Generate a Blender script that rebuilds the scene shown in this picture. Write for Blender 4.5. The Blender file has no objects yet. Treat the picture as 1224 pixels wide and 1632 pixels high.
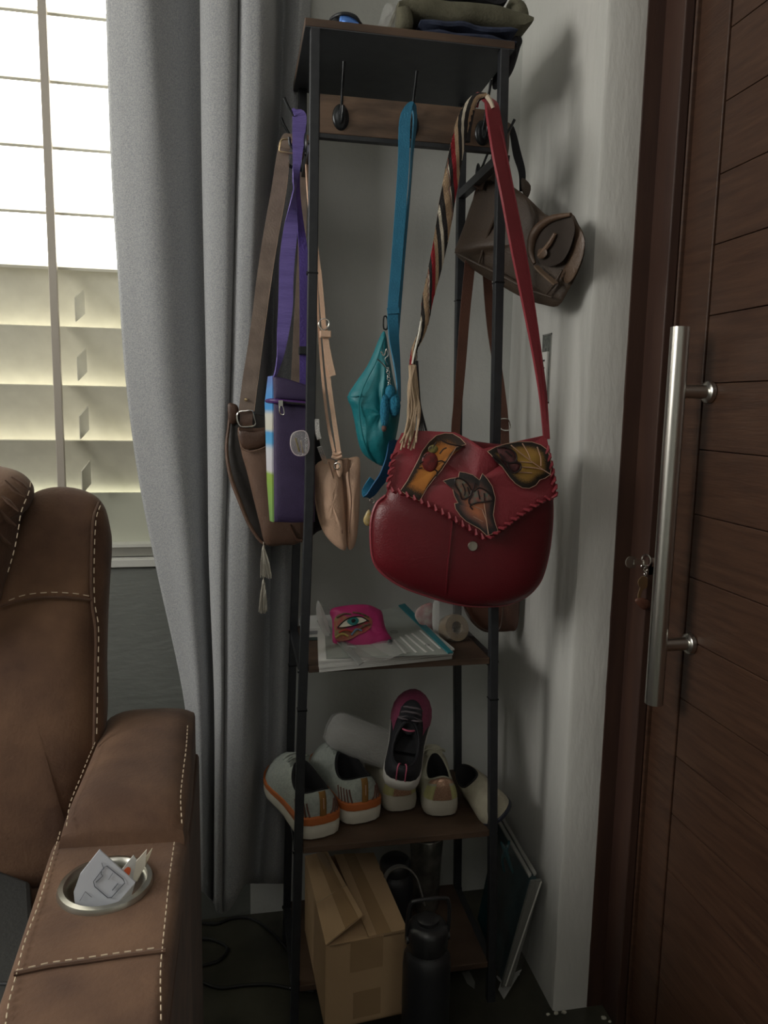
import bpy, math, random
from mathutils import Vector, Matrix
from math import sin, cos, pi, radians as R
random.seed(7)
C = bpy.context.scene.collection
scn = bpy.context.scene

# ------------------------------------------------------------------ camera
F = 1205.3; HC = 1.15
P_, Y_, O_ = R(8.0046), R(11.0398), R(1.0382)
fwd = Vector((sin(Y_)*cos(P_), cos(Y_)*cos(P_), -sin(P_)))
rt0 = Vector((cos(Y_), -sin(Y_), 0)); up0 = rt0.cross(fwd)
rt = rt0*cos(O_)+up0*sin(O_); up = -rt0*sin(O_)+up0*cos(O_)
CAM = Vector((0, 0, HC))
cd = bpy.data.cameras.new('camera'); cam = bpy.data.objects.new('camera', cd); C.objects.link(cam)
cd.sensor_fit = 'VERTICAL'; cd.sensor_height = 36; cd.lens = F/1632*36; cd.clip_start = .02
m = Matrix((rt, up, -fwd)).transposed().to_4x4(); m.translation = CAM
cam.matrix_world = m; scn.camera = cam

# ------------------------------------------------------------------ world, lights, exposure
scn.view_settings.view_transform = 'Standard'; scn.view_settings.look = 'None'
scn.view_settings.exposure = 0.15; scn.view_settings.gamma = 1; scn.view_settings.use_curve_mapping = False
w = bpy.data.worlds.new('sky'); scn.world = w; w.use_nodes = True
w.node_tree.nodes['Background'].inputs[0].default_value = (1.0, .975, .90, 1)
w.node_tree.nodes['Background'].inputs[1].default_value = 6.0
def area(name, loc, target, sx, sy, power, col=(1, 1, 1), portal=False):
    l = bpy.data.lights.new(name, 'AREA'); l.shape = 'RECTANGLE'; l.size = sx; l.size_y = sy; l.energy = power; l.color = col
    o = bpy.data.objects.new(name, l); C.objects.link(o); o.location = loc
    o.rotation_euler = (Vector(target)-Vector(loc)).to_track_quat('-Z', 'Y').to_euler()
    if portal: l.cycles.is_portal = True
    return o
area('window_portal', (-.85, 1.74, 1.45), (-.85, 0, 1.45), 1.8, 1.3, 1, portal=True)
area('left_window_light', (-2.45, .35, 1.95), (.5, 1.3, 1.5), 1.1, 1.0, 40, (1, .975, .92))
area('room_fill_light', (-.5, -.7, 2.45), (.1, 1.2, 1.1), .9, .9, 4.5, (1, .96, .90))  # added unseen soft fill, high behind the camera, to brighten the room

# ------------------------------------------------------------------ helpers
def ray(x, y): return fwd+rt*((x-612)/F)-up*((y-816)/F)
def at(x, y, Y):
    d = ray(x, y); return CAM+d*(Y/d.y)
def atX(x, y, X):
    d = ray(x, y); return CAM+d*(X/d.x)
def atZ(x, y, Z):
    d = ray(x, y); return CAM+d*((Z-HC)/d.z)
def pxw(x, y, Y): return Y/ray(x, y).y/F        # metres per pixel at that depth

def node_mat(name): 
    m = bpy.data.materials.new(name); m.use_nodes = True
    return m, m.node_tree, m.node_tree.nodes['Principled BSDF']
def rgb(c): return (c[0], c[1], c[2], 1)
def mat(name, col, rough=.6, metal=0, col2=None, scale=40, bump=0, bscale=None, detail=4, stretch=(1, 1, 1), spec=.5, sheen=0, trans=0, alpha=1, coat=0):
    m, nt, b = node_mat(name)
    b.inputs['Roughness'].default_value = rough; b.inputs['Metallic'].default_value = metal
    b.inputs['Specular IOR Level'].default_value = spec
    b.inputs['Sheen Weight'].default_value = sheen; b.inputs['Coat Weight'].default_value = coat
    b.inputs['Base Color'].default_value = rgb(col)
    b.inputs['Transmission Weight'].default_value = trans; b.inputs['Alpha'].default_value = alpha
    tc = nt.nodes.new('ShaderNodeTexCoord'); mp = nt.nodes.new('ShaderNodeMapping'); mp.inputs['Scale'].default_value = stretch
    nt.links.new(tc.outputs['Object'], mp.inputs[0])
    if col2:
        n = nt.nodes.new('ShaderNodeTexNoise'); n.inputs['Scale'].default_value = scale; n.inputs['Detail'].default_value = detail
        nt.links.new(mp.outputs[0], n.inputs[0])
        r = nt.nodes.new('ShaderNodeValToRGB'); r.color_ramp.elements[0].position = .35; r.color_ramp.elements[1].position = .65
        r.color_ramp.elements[0].color = rgb(col); r.color_ramp.elements[1].color = rgb(col2)
        nt.links.new(n.outputs[0], r.inputs[0]); nt.links.new(r.outputs[0], b.inputs['Base Color'])
    if bump:
        n = nt.nodes.new('ShaderNodeTexNoise'); n.inputs['Scale'].default_value = bscale or scale; n.inputs['Detail'].default_value = 6
        nt.links.new(mp.outputs[0], n.inputs[0])
        bm = nt.nodes.new('ShaderNodeBump'); bm.inputs['Strength'].default_value = bump; bm.inputs['Distance'].default_value = .002
        nt.links.new(n.outputs[0], bm.inputs['Height']); nt.links.new(bm.outputs[0], b.inputs['Normal'])
    return m
def clear_plastic(name, tint=(1, 1, 1), gloss=.12, veil=.1):
    m = bpy.data.materials.new(name); m.use_nodes = True; nt = m.node_tree; nt.nodes.clear()
    o = nt.nodes.new('ShaderNodeOutputMaterial'); t = nt.nodes.new('ShaderNodeBsdfTransparent'); t.inputs[0].default_value = rgb(tint)
    g = nt.nodes.new('ShaderNodeBsdfGlossy'); g.inputs['Roughness'].default_value = .12
    d = nt.nodes.new('ShaderNodeBsdfDiffuse'); d.inputs[0].default_value = (.8, .8, .78, 1)
    a = nt.nodes.new('ShaderNodeMixShader'); a.inputs[0].default_value = gloss
    c = nt.nodes.new('ShaderNodeMixShader'); c.inputs[0].default_value = veil
    nt.links.new(t.outputs[0], a.inputs[1]); nt.links.new(g.outputs[0], a.inputs[2])
    nt.links.new(a.outputs[0], c.inputs[1]); nt.links.new(d.outputs[0], c.inputs[2]); nt.links.new(c.outputs[0], o.inputs[0])
    n = nt.nodes.new('ShaderNodeTexNoise'); n.inputs['Scale'].default_value = 60; bm = nt.nodes.new('ShaderNodeBump'); bm.inputs['Strength'].default_value = .8; bm.inputs['Distance'].default_value = .004
    nt.links.new(n.outputs[0], bm.inputs['Height']); nt.links.new(bm.outputs[0], g.inputs['Normal'])
    return m
def bands(name, axis, stops, rough=.6):      # printed colour bands along one world axis: stops = [(coord, colour)...]
    m, nt, b = node_mat(name); b.inputs['Roughness'].default_value = rough
    g = nt.nodes.new('ShaderNodeNewGeometry'); s = nt.nodes.new('ShaderNodeSeparateXYZ'); nt.links.new(g.outputs['Position'], s.inputs[0])
    lo, hi = stops[0][0], stops[-1][0]
    mr = nt.nodes.new('ShaderNodeMapRange'); mr.inputs[1].default_value = lo; mr.inputs[2].default_value = hi
    nt.links.new(s.outputs[axis], mr.inputs[0])
    r = nt.nodes.new('ShaderNodeValToRGB'); e = r.color_ramp.elements
    e[0].position = 0; e[0].color = rgb(stops[0][1]); e[1].position = 1; e[1].color = rgb(stops[-1][1])
    for c, k in stops[1:-1]:
        q = e.new((c-lo)/(hi-lo)); q.color = rgb(k)
    nt.links.new(mr.outputs[0], r.inputs[0]); nt.links.new(r.outputs[0], b.inputs['Base Color'])
    return m
def rim_mat(name, centre, mid, rim, rough=.4):   # painted leather: colour follows the 'rim' attribute (printed on the piece)
    m, nt, b = node_mat(name); b.inputs['Roughness'].default_value = rough
    a = nt.nodes.new('ShaderNodeAttribute'); a.attribute_name = 'rim'
    n = nt.nodes.new('ShaderNodeTexNoise'); n.inputs['Scale'].default_value = 60; n.inputs['Detail'].default_value = 3
    ad = nt.nodes.new('ShaderNodeMath'); ad.operation = 'MULTIPLY_ADD'; ad.inputs[1].default_value = .35
    nt.links.new(n.outputs[0], ad.inputs[0]); nt.links.new(a.outputs['Fac'], ad.inputs[2])
    r = nt.nodes.new('ShaderNodeValToRGB'); e = r.color_ramp.elements
    e[0].position = .3; e[0].color = rgb(centre); e[1].position = 1; e[1].color = rgb(rim); q = e.new(.8); q.color = rgb(mid)
    nt.links.new(ad.outputs[0], r.inputs[0]); nt.links.new(r.outputs[0], b.inputs['Base Color'])
    return m

# ---- mesh data helpers: a mesh is (verts, faces)
def join(*ms):
    V, Fc = [], []
    for v, f in ms:
        k = len(V); V += list(v); Fc += [tuple(i+k for i in q) for q in f]
    return V, Fc
def wloc(o):
    p = Vector((0, 0, 0))
    while o: p += o.location; o = o.parent
    return p
def part(name, ms, m, parent=None, smooth=True, kind=None, label=None, attr=None, bevel=0, angle=None):
    V, Fc = ms; o0 = wloc(parent) if parent else Vector((0, 0, 0))
    me = bpy.data.meshes.new(name); me.from_pydata([tuple(Vector(v)-o0) for v in V], [], Fc); me.validate(); me.materials.append(m)
    if smooth: me.polygons.foreach_set('use_smooth', [True]*len(me.polygons))
    if attr:
        a = me.attributes.new('rim', 'FLOAT', 'POINT'); a.data.foreach_set('value', attr[:len(me.vertices)])
    o = bpy.data.objects.new(name, me); C.objects.link(o)
    if parent: o.parent = parent
    if kind: o['kind'] = kind
    if label: o['label'] = label
    if bevel:
        b = o.modifiers.new('bevel', 'BEVEL'); b.width = bevel; b.segments = 2; b.limit_method = 'ANGLE'
    if smooth: me.set_sharp_from_angle(angle=R(angle or 42))
    return o
def thing(name, label, cat, loc=(0, 0, 0), group=None):
    o = bpy.data.objects.new(name, None); C.objects.link(o); o.location = loc; o.empty_display_size = .03
    o['label'] = label; o['category'] = cat
    if group: o['group'] = group
    return o
def tag(o, label, cat, group=None):
    o['label'] = label; o['category'] = cat
    if group: o['group'] = group
    return o
def struct(name, ms, m, parent=None, **k):
    o = part(name, ms, m, parent, **k)
    if not parent: o['kind'] = 'structure'
    return o
def sgroup(name, loc=(0, 0, 0)):
    o = bpy.data.objects.new(name, None); C.objects.link(o); o.location = loc; o['kind'] = 'structure'; return o
def box(x0, x1, y0, y1, z0, z1):
    v = [(x, y, z) for z in (z0, z1) for y in (y0, y1) for x in (x0, x1)]
    return [Vector(a) for a in v], [(0, 2, 3, 1), (4, 5, 7, 6), (0, 1, 5, 4), (2, 6, 7, 3), (0, 4, 6, 2), (1, 3, 7, 5)]
def hexa(b, t):       # b, t = 4 points each (ccw), bottom and top
    v = [Vector(p) for p in list(b)+list(t)]
    return v, [(3, 2, 1, 0), (4, 5, 6, 7), (0, 1, 5, 4), (1, 2, 6, 5), (2, 3, 7, 6), (3, 0, 4, 7)]
def xf(ms, M): return [M @ Vector(v) for v in ms[0]], ms[1]
def cr(pts, n=5, closed=False):
    pts = [Vector(p) for p in pts]; N = len(pts); out = []
    seg = N if closed else N-1
    for i in range(seg):
        p1, p2 = pts[i], pts[(i+1) % N]
        p0 = pts[(i-1) % N] if closed or i > 0 else p1*2-p2
        p3 = pts[(i+2) % N] if closed or i < N-2 else p2*2-p1
        for k in range(n):
            t = k/n
            out.append(.5*((2*p1)+(p2-p0)*t+(2*p0-5*p1+4*p2-p3)*t*t+(3*p1-p0-3*p2+p3)*t**3))
    if not closed: out.append(pts[-1])
    return out
def tube(path, r, seg=8, closed=False, flat=1):
    path = [Vector(p) for p in path]; N = len(path)
    rr = list(r) if isinstance(r, (list, tuple)) else [r]*N
    if len(rr) != N: rr = [rr[min(len(rr)-1, int(i*(len(rr)-1)/(N-1)))]*(1-((i*(len(rr)-1)/(N-1)) % 1)) + rr[min(len(rr)-1, int(i*(len(rr)-1)/(N-1))+1)]*((i*(len(rr)-1)/(N-1)) % 1) for i in range(N)]
    V, Fc = [], []; nrm = None
    for i, p in enumerate(path):
        a = path[(i-1) % N] if closed or i else p; b = path[(i+1) % N] if closed or i < N-1 else p
        t = (b-a).normalized()
        if nrm is None:
            nrm = t.orthogonal().normalized()
        nrm = (nrm-t*nrm.dot(t)).normalized(); bn = t.cross(nrm)
        for k in range(seg):
            an = 2*pi*k/seg; V.append(p+(nrm*cos(an)+bn*sin(an)*flat)*rr[i])
    for i in range(N if closed else N-1):
        for k in range(seg):
            j = (i+1) % N
            Fc.append((i*seg+k, i*seg+(k+1) % seg, j*seg+(k+1) % seg, j*seg+k))
    if not closed:
        Fc.append(tuple(range(seg))[::-1]); Fc.append(tuple((N-1)*seg+k for k in range(seg)))
    return V, Fc
def ribbon(path, widths, thick, side=Vector((1, 0, 0))):
    path = [Vector(p) for p in path]; N = len(path); V, Fc = [], []
    for i, p in enumerate(path):
        t = (path[min(i+1, N-1)]-path[max(i-1, 0)]).normalized()
        s = side[i] if isinstance(side, list) else side
        s = (s-t*s.dot(t)).normalized(); n = t.cross(s)
        wd = widths[i]/2
        for a, b in ((-1, -1), (1, -1), (1, 1), (-1, 1)): V.append(p+s*wd*a+n*thick/2*b)
    for i in range(N-1):
        for k in range(4): Fc.append((i*4+k, i*4+(k+1) % 4, i*4+4+(k+1) % 4, i*4+4+k))
    Fc.append((3, 2, 1, 0)); Fc.append(tuple((N-1)*4+k for k in range(4)))
    return V, Fc
def strap(px, thick=.003, n=5, ang=None):
    """px rows (x, y, Y, width in photo pixels[, yaw of the strap's flat side in degrees])"""
    cp = cr([at(a[0], a[1], a[2]) for a in px], n)
    ws = cr([Vector((a[3]*pxw(a[0], a[1], a[2]), a[4] if len(a) > 4 else 0, 0)) for a in px], n)
    return ribbon(cp, [max(q.x, .001)/max(.3, cos(R(q.y))) for q in ws], thick, [Vector((cos(R(q.y)), sin(R(q.y)), 0)) for q in ws])
def pol(px, Y, n=4, smooth=True):
    """closed outline from photo pixels on the depth plane Y (number, or function of the pixel)"""
    pts = [at(a[0], a[1], (a[2] if len(a) > 2 else (Y(a[0], a[1]) if callable(Y) else Y))) for a in px]
    if smooth: return cr(pts, n, True)
    out = []
    for i, p in enumerate(pts):
        q = pts[(i+1) % len(pts)]
        out += [p.lerp(q, k/n) for k in range(n)]
    return out
def inflate(out, front, back, nrm=(0, -1, 0), c=None, rings=8, p=2.4, wob=0, seed=0, shift=None):
    out = [Vector(v) for v in out]; N = len(out); nrm = Vector(nrm).normalized()
    c = Vector(c) if c is not None else sum(out, Vector())/N
    rnd = random.Random(seed); ph = [rnd.uniform(0, 6.3) for _ in range(8)]
    V, Fc, A = [], [], []
    def ring(r, h, sgn):
        q = h*(max(0, 1-r**p))**(1/2.0)
        for i, v in enumerate(out):
            a = 2*pi*i/N
            wv = wob*(1-r**4)*(sin(3*a+ph[0]+r*3)*.5+sin(5*a+ph[1]+r*6)*.35+sin(9*a+ph[2]-r*9)*.2)
            V.append(c+(v-c)*r+nrm*sgn*(q+wv)); A.append(r)
    rs = [sin((1-k/rings)*pi/2) for k in range(rings)]
    ring(1, 0, 1)
    for r in rs[1:]: ring(r, front, 1)
    k0 = len(V); V.append(c+nrm*front); A.append(0)
    for j in range(rings-1):
        for i in range(N): Fc.append((j*N+i, j*N+(i+1) % N, (j+1)*N+(i+1) % N, (j+1)*N+i))
    j = rings-1
    for i in range(N): Fc.append((j*N+i, j*N+(i+1) % N, k0))
    if back:
        b0 = len(V)
        for r in rs[1:]: ring(r, back, -1)
        k1 = len(V); V.append(c-nrm*back); A.append(0)
        for i in range(N): Fc.append((i, b0+i, b0+(i+1) % N, (i+1) % N))
        for j in range(rings-2):
            for i in range(N): Fc.append((b0+j*N+i, b0+(j+1)*N+i, b0+(j+1)*N+(i+1) % N, b0+j*N+(i+1) % N))
        j = rings-2
        for i in range(N): Fc.append((b0+j*N+i, k1, b0+j*N+(i+1) % N))
    inflate.attr = A
    return V, Fc
def slab(out, thick, nrm=(0, -1, 0)):
    out = [Vector(v) for v in out]; N = len(out); nrm = Vector(nrm).normalized()
    V = [v for v in out]+[v+nrm*thick for v in out]
    return V, [tuple(range(N)), tuple(range(2*N-1, N-1, -1))]+[(i, i+N, (i+1) % N+N, (i+1) % N) for i in range(N)]
def lathe(prof, base, axis=(0, 0, 1), seg=32):
    ax = Vector(axis).normalized(); u = ax.orthogonal().normalized(); v = ax.cross(u); base = Vector(base)
    V, Fc = [], []
    for r, z in prof:
        for k in range(seg):
            a = 2*pi*k/seg; V.append(base+ax*z+(u*cos(a)+v*sin(a))*max(r, 1e-5))
    for i in range(len(prof)-1):
        for k in range(seg): Fc.append((i*seg+k, i*seg+(k+1) % seg, (i+1)*seg+(k+1) % seg, (i+1)*seg+k))
    return V, Fc
def cyl(a, b, r, seg=16): return tube([a, b], r, seg)
def stitches(path, length=.006, gap=.0045, r=.00075):
    path = [Vector(p) for p in path]; ms = []; d = 0; seg = []
    on = True
    cur = [path[0]]; lim = length
    for a, b in zip(path, path[1:]):
        L = (b-a).length; pos = 0
        while L-pos > lim-d:
            pos += lim-d; q = a.lerp(b, pos/L)
            if on: cur.append(q); ms.append(tube([cur[0], cur[-1]], r, 5))
            cur = [q]; on = not on; lim = length if on else gap; d = 0
        d += L-pos
    return join(*ms)

# ------------------------------------------------------------------ materials
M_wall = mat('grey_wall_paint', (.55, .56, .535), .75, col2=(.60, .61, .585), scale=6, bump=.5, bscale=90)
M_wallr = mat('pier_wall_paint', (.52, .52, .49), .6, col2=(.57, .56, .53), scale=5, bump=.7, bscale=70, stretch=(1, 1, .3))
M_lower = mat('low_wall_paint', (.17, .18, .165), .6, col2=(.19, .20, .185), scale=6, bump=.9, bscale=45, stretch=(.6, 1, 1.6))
M_floor = mat('dark_polished_concrete', (.028, .027, .020), .38, col2=(.075, .072, .052), scale=7, bump=.3, bscale=60, detail=8)
M_ceil = mat('ceiling_paint', (.6, .6, .57), .8)
M_wood = mat('door_wood', (.045, .021, .013), .38, col2=(.070, .034, .020), scale=9, detail=8, stretch=(1, 1, 12), bump=.25, bscale=30)
M_woodf = mat('frame_wood', (.042, .021, .016), .4, col2=(.06, .030, .021), scale=9, detail=6, stretch=(4, 4, .4), bump=.1, bscale=60)
M_rust = mat('rustic_board', (.055, .034, .023), .55, col2=(.15, .092, .058), scale=22, detail=8, stretch=(.5, 1, 2.2), bump=.3, bscale=80)
M_shelf = mat('rustic_shelf', (.045, .026, .017), .5, col2=(.10, .06, .038), scale=14, detail=8, stretch=(.5, 1, 2), bump=.3, bscale=80)
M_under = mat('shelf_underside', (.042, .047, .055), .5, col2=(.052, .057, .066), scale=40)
M_blk = mat('black_steel', (.026, .028, .032), .42, col2=(.034, .036, .040), scale=60, metal=.25)
M_hook = mat('black_hook', (.02, .022, .024), .25, metal=.5)
M_steel = mat('brushed_steel', (.56, .55, .51), .28, metal=1, col2=(.62, .60, .56), scale=30, stretch=(1, 1, .05), bump=.05, bscale=200)
M_chrome = mat('chrome', (.75, .74, .70), .18, metal=1)
M_brass = mat('brass', (.65, .5, .3), .3, metal=1)
M_curt = mat('grey_curtain', (.27, .28, .30), .9, col2=(.41, .415, .42), scale=480, detail=3, bump=.25, bscale=500, sheen=.2)
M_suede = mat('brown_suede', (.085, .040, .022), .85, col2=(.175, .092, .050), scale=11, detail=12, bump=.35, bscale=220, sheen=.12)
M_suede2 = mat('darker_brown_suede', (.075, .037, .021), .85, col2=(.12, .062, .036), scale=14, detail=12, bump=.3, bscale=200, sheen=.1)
M_thread = mat('cream_thread', (.62, .50, .36), .7)
M_cup = mat('cup_holder_metal', (.50, .49, .44), .3, metal=1)
M_dark = mat('dark_inside', (.012, .012, .012), .8)
M_slat = mat('cream_slat', (.62, .60, .50), .5, col2=(.56, .54, .45), scale=25, bump=.15)
M_slat2 = mat('sill_frame', (.42, .42, .38), .35, metal=.6)
M_bar = mat('operator_bar', (.40, .36, .31), .5)

def leather(name, c, k=.6, rough=.42, bs=350, bump=.35, scale=12):
    return mat(name, tuple(a*k for a in c), rough, col2=c, scale=scale, bump=bump, bscale=bs)
M_red = leather('red_leather', (.135, .010, .016), .85, .36)
M_red2 = leather('bright_red_leather', (.28, .040, .052), .85, .30)
M_tanbag = leather('tan_leather', (.82, .54, .38), .85, .4)
M_brown = leather('brown_leather', (.15, .085, .058), .72, .5)
M_brown2 = leather('dark_brown_leather', (.085, .042, .026), .7, .45)
M_choc = leather('chocolate_leather', (.062, .040, .026), .7, .5)
M_strapb = mat('taupe_strap', (.19, .14, .11), .6, col2=(.25, .19, .15), scale=40, bump=.3, bscale=300)
M_cogn = leather('cognac_leather', (.115, .045, .027), .75, .45)
M_purple = mat('purple_fabric', (.040, .025, .075), .6, col2=(.048, .030, .088), scale=50, bump=.3, bscale=500)
M_pstrap = mat('violet_webbing', (.15, .11, .38), .55, col2=(.19, .14, .46), scale=30, bump=.9, bscale=260, stretch=(.3, .3, 4))
M_bstrap = mat('blue_webbing', (.018, .16, .28), .5, col2=(.022, .185, .32), scale=40, bump=.5, bscale=400)
M_teal = mat('teal_nylon', (.004, .15, .18), .5, col2=(.005, .18, .205), scale=25, bump=.5, bscale=120)
M_navyf = mat('navy_cloth', (.018, .026, .055), .85, col2=(.025, .034, .068), scale=120, bump=.5, bscale=300)
M_olive = mat('olive_cloth', (.09, .085, .055), .9, col2=(.115, .108, .072), scale=60, bump=.5, bscale=300)
M_blackc = mat('black_cloth', (.012, .012, .015), .9, bump=.4, bscale=200)
M_white = mat('white_plastic', (.66, .66, .62), .5, col2=(.60, .60, .56), scale=30)
M_paper = mat('paper', (.62, .62, .60), .7, col2=(.57, .57, .55), scale=8)
M_card = mat('cardboard', (.42, .28, .155), .75, col2=(.46, .31, .175), scale=6, bump=.2, bscale=120)
M_tape = mat('packing_tape', (.33, .215, .115), .18, col2=(.37, .24, .13), scale=8, coat=.4)
M_bottle = mat('black_powder_coat', (.016, .017, .020), .45, bump=.2, bscale=600)
M_wrap = clear_plastic('clear_plastic_film', (1, 1, 1), .14, .04)
M_wrap2 = clear_plastic('milky_plastic_film', (.9, .9, .88), .12, .45)

# ------------------------------------------------------------------ room shell
struct('floor', box(-2.6, 1.0, -2.4, 1.72, -.05, 0), M_floor, smooth=False)
struct('ceiling', box(-2.6, 1.0, -2.4, 1.72, 2.6, 2.65), M_ceil, smooth=False)
struct('wall_left', box(-2.65, -2.6, -2.4, 1.72, 0, 2.6), M_wall, smooth=False)
struct('wall_rear', box(-2.6, 1.0, -2.45, -2.4, 0, 2.6), M_wall, smooth=False)
WX0, WX1, WZ0, WZ1 = -1.7, .02, .83, 2.06
struct('wall_back', join(box(WX1, .60, 1.60, 1.72, 0, 2.6), box(-2.6, WX0, 1.60, 1.72, 0, 2.6), box(WX0, WX1, 1.60, 1.72, WZ1, 2.6)), M_wall, smooth=False)
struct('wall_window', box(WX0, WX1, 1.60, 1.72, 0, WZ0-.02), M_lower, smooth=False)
# pier between rack and door, slightly uneven plaster edge
def pier():
    V, Fc = [], []; n = 40; rnd = random.Random(3)
    for i in range(n+1):
        z = 2.6*i/n; e = rnd.uniform(-.0012, .0012); e2 = rnd.uniform(-.0015, .0015)
        ring = [(.587, 1.62), (.587, 1.232), (.5885+e, 1.2225), (.594+e, 1.219), (.650, 1.219), (.657+e2, 1.219), (.660+e2, 1.225), (.660, 1.62)]
        V += [Vector((x, y, z)) for x, y in ring]
    for i in range(n):
        for k in range(8): Fc.append((i*8+k, i*8+(k+1) % 8, i*8+8+(k+1) % 8, i*8+8+k))
    Fc.append(tuple(range(8))); Fc.append(tuple(n*8+k for k in range(8))[::-1])
    return V, Fc
struct('wall_pier', pier(), M_wallr, angle=40)
struct('wall_right', join(box(.76, .9, -2.4, .18, 0, 2.6), box(.76, .9, .18, 1.3, 2.3, 2.6), box(.64, .9, 1.219, 1.7, 2.3, 2.6)), M_wall, smooth=False)

# ------------------------------------------------------------------ door
door = sgroup('door_1', (.71, .7, 0))
part('door_frame', join(box(.656, .690, 1.218, 1.30, 0, 2.3), box(.688, .705, 1.160, 1.30, 0, 2.3), box(.690, .76, .2, 1.3, 2.25, 2.3), box(.704, .80, 1.178, 1.30, 0, 2.25)), M_woodf, door, smooth=False, bevel=.002)
part('bead', join(box(.694, .712, 1.1660, 1.1760, 0, 2.25), box(.704, .716, 1.1545, 1.1600, 0, 2.25)), M_wood, door, smooth=False, bevel=.002)
part('leaf_core', box(.726, .765, .2, 1.176, .005, 2.25), M_woodf, door, smooth=False)
part('stile', box(.712, .73, 1.0800, 1.176, .006, 2.25), M_wood, door, smooth=False, bevel=.0015)
zt = 1.70
pl = None
zs = [1.706, 1.6047, 1.5022, 1.4003, 1.2955, 1.193, 1.0904, .988, .886, .784, .682, .58, .478, .376, .274, .172, .07]
zs = [2.22, 2.115, 2.013, 1.911, 1.809]+zs
for i, (a, b) in enumerate(zip(zs, zs[1:])):
    part('plank', box(.7135, .73, .24, 1.0765, b+.0006, a-.0006), M_wood, door, smooth=False, bevel=.001)
part('bottom_rail', box(.712, .73, .24, 1.0765, .006, .068), M_wood, door, smooth=False)
# pull handle
a = atX(1133, 625, .712); b = atX(1100, 1025, .712)
hx = .712-.058
top = Vector((hx, 1.055, 0)); ym = (a.y+b.y)/2
tz = CAM.z+(ray(1080, 521)*(ym/ray(1080, 521).y)).z; bz = CAM.z+(ray(1039, 1121)*(ym/ray(1039, 1121).y)).z
hd = part('pull_handle', cyl((hx, ym, bz), (hx, ym, tz), .0142, 40), M_steel, door, angle=40, label='long brushed steel pull bar')
for q in (a, b):
    s = part('standoff', join(cyl((hx+.010, ym, q.z), (.709, ym, q.z), .0105, 24), lathe([(0, 0), (.0165, 0), (.0165, .007), (.0125, .010), (0, .010)], (.712, ym, q.z), (-1, 0, 0), 28)), M_steel, hd, angle=40)
# lock cylinder, keys
kz = atX(1027, 890, .70)
part('lock_cylinder', join(cyl((.712, 1.165, kz.z), (.694, 1.165, kz.z), .010, 20), box(.690, .712, 1.160, 1.170, kz.z-.022, kz.z)), M_chrome, door, angle=40)
keys = thing('key_bunch', 'small bunch of keys hanging from the door lock behind the pull bar', 'keys', (.69, 1.165, kz.z))
kp = lambda x, y: atX(x, y, .685)
def ringm(c, r, t, axis=(1, 0, 0), seg=20):
    ax = Vector(axis).normalized(); u = ax.orthogonal().normalized(); v = ax.cross(u); c = Vector(c)
    return tube([c+(u*cos(2*pi*k/seg)+v*sin(2*pi*k/seg))*r for k in range(seg)], t, 6, closed=True)
part('lock_key', join(box(.664, .696, 1.163, 1.167, kz.z-.004, kz.z+.004), lathe([(0, -.001), (.011, -.001), (.011, .001), (0, .001)], (.660, 1.165, kz.z), (0, 1, 0), 16)), M_chrome, keys, smooth=False)
part('split_ring', join(ringm(kp(1030, 893), .010, .0013, (1, .3, 0)), ringm(kp(1027, 903), .006, .001, (0, 1, 0))), M_chrome, keys)
part('chain', join(*[ringm(kp(1029-.6*i, 907+7*i), .0036, .0010, (1, 0, 0) if i % 2 else (0, 1, .2), 10) for i in range(5)]), M_chrome, keys)
part('key', join(slab(pol([(1017, 925), (1024, 918), (1031, 922), (1030, 936), (1022, 938), (1017, 932)], 1.155, 3), .002), strap([(1023, 936, 1.155, 6), (1019, 948, 1.155, 5), (1018, 956, 1.155, 3)], .002)), M_brass, keys)
part('leather_fob', inflate(pol([(1012, 957), (1020, 952), (1034, 957), (1036, 966), (1026, 972), (1018, 966)], 1.155), .004, .004), M_cogn, keys)

# ------------------------------------------------------------------ wall electrical box
eb = thing('electrical_box', 'narrow uncovered electrical box with white module in the side wall', 'electrical box', (.587, 1.40, 1.22))
A = [atX(*q, .5865) for q in ((863, 543), (879, 540), (877, 628), (862, 633))]
z0, z1 = 1.160, 1.292; y0, y1 = 1.378, 1.420
part('box_rim', join(box(.5852, .590, y0, y0+.003, z0, z1), box(.5852, .590, y1-.003, y1, z0, z1), box(.5852, .590, y0, y1, z1-.003, z1), box(.5852, .590, y0, y1, z0, z0+.003)), mat('box_rim_steel', (.4, .4, .38), .4, metal=.8), eb, smooth=False)
part('box_recess', box(.5860, .592, y0+.003, y1-.003, z0+.003, z1-.003), mat('box_recess_dark', (.05, .055, .05), .7, col2=(.16, .17, .15), scale=120), eb, smooth=False)
part('socket_module', box(.582, .589, y0+.010, y1-.006, z0+.024, z1-.034), M_white, eb, smooth=False, bevel=.001)
part('module_slots', join(*[box(.5812, .583, y0+.018, y0+.026, z, z+.003) for z in (1.196, 1.226, 1.240)]), M_dark, eb, smooth=False, kind='stuff')

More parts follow.
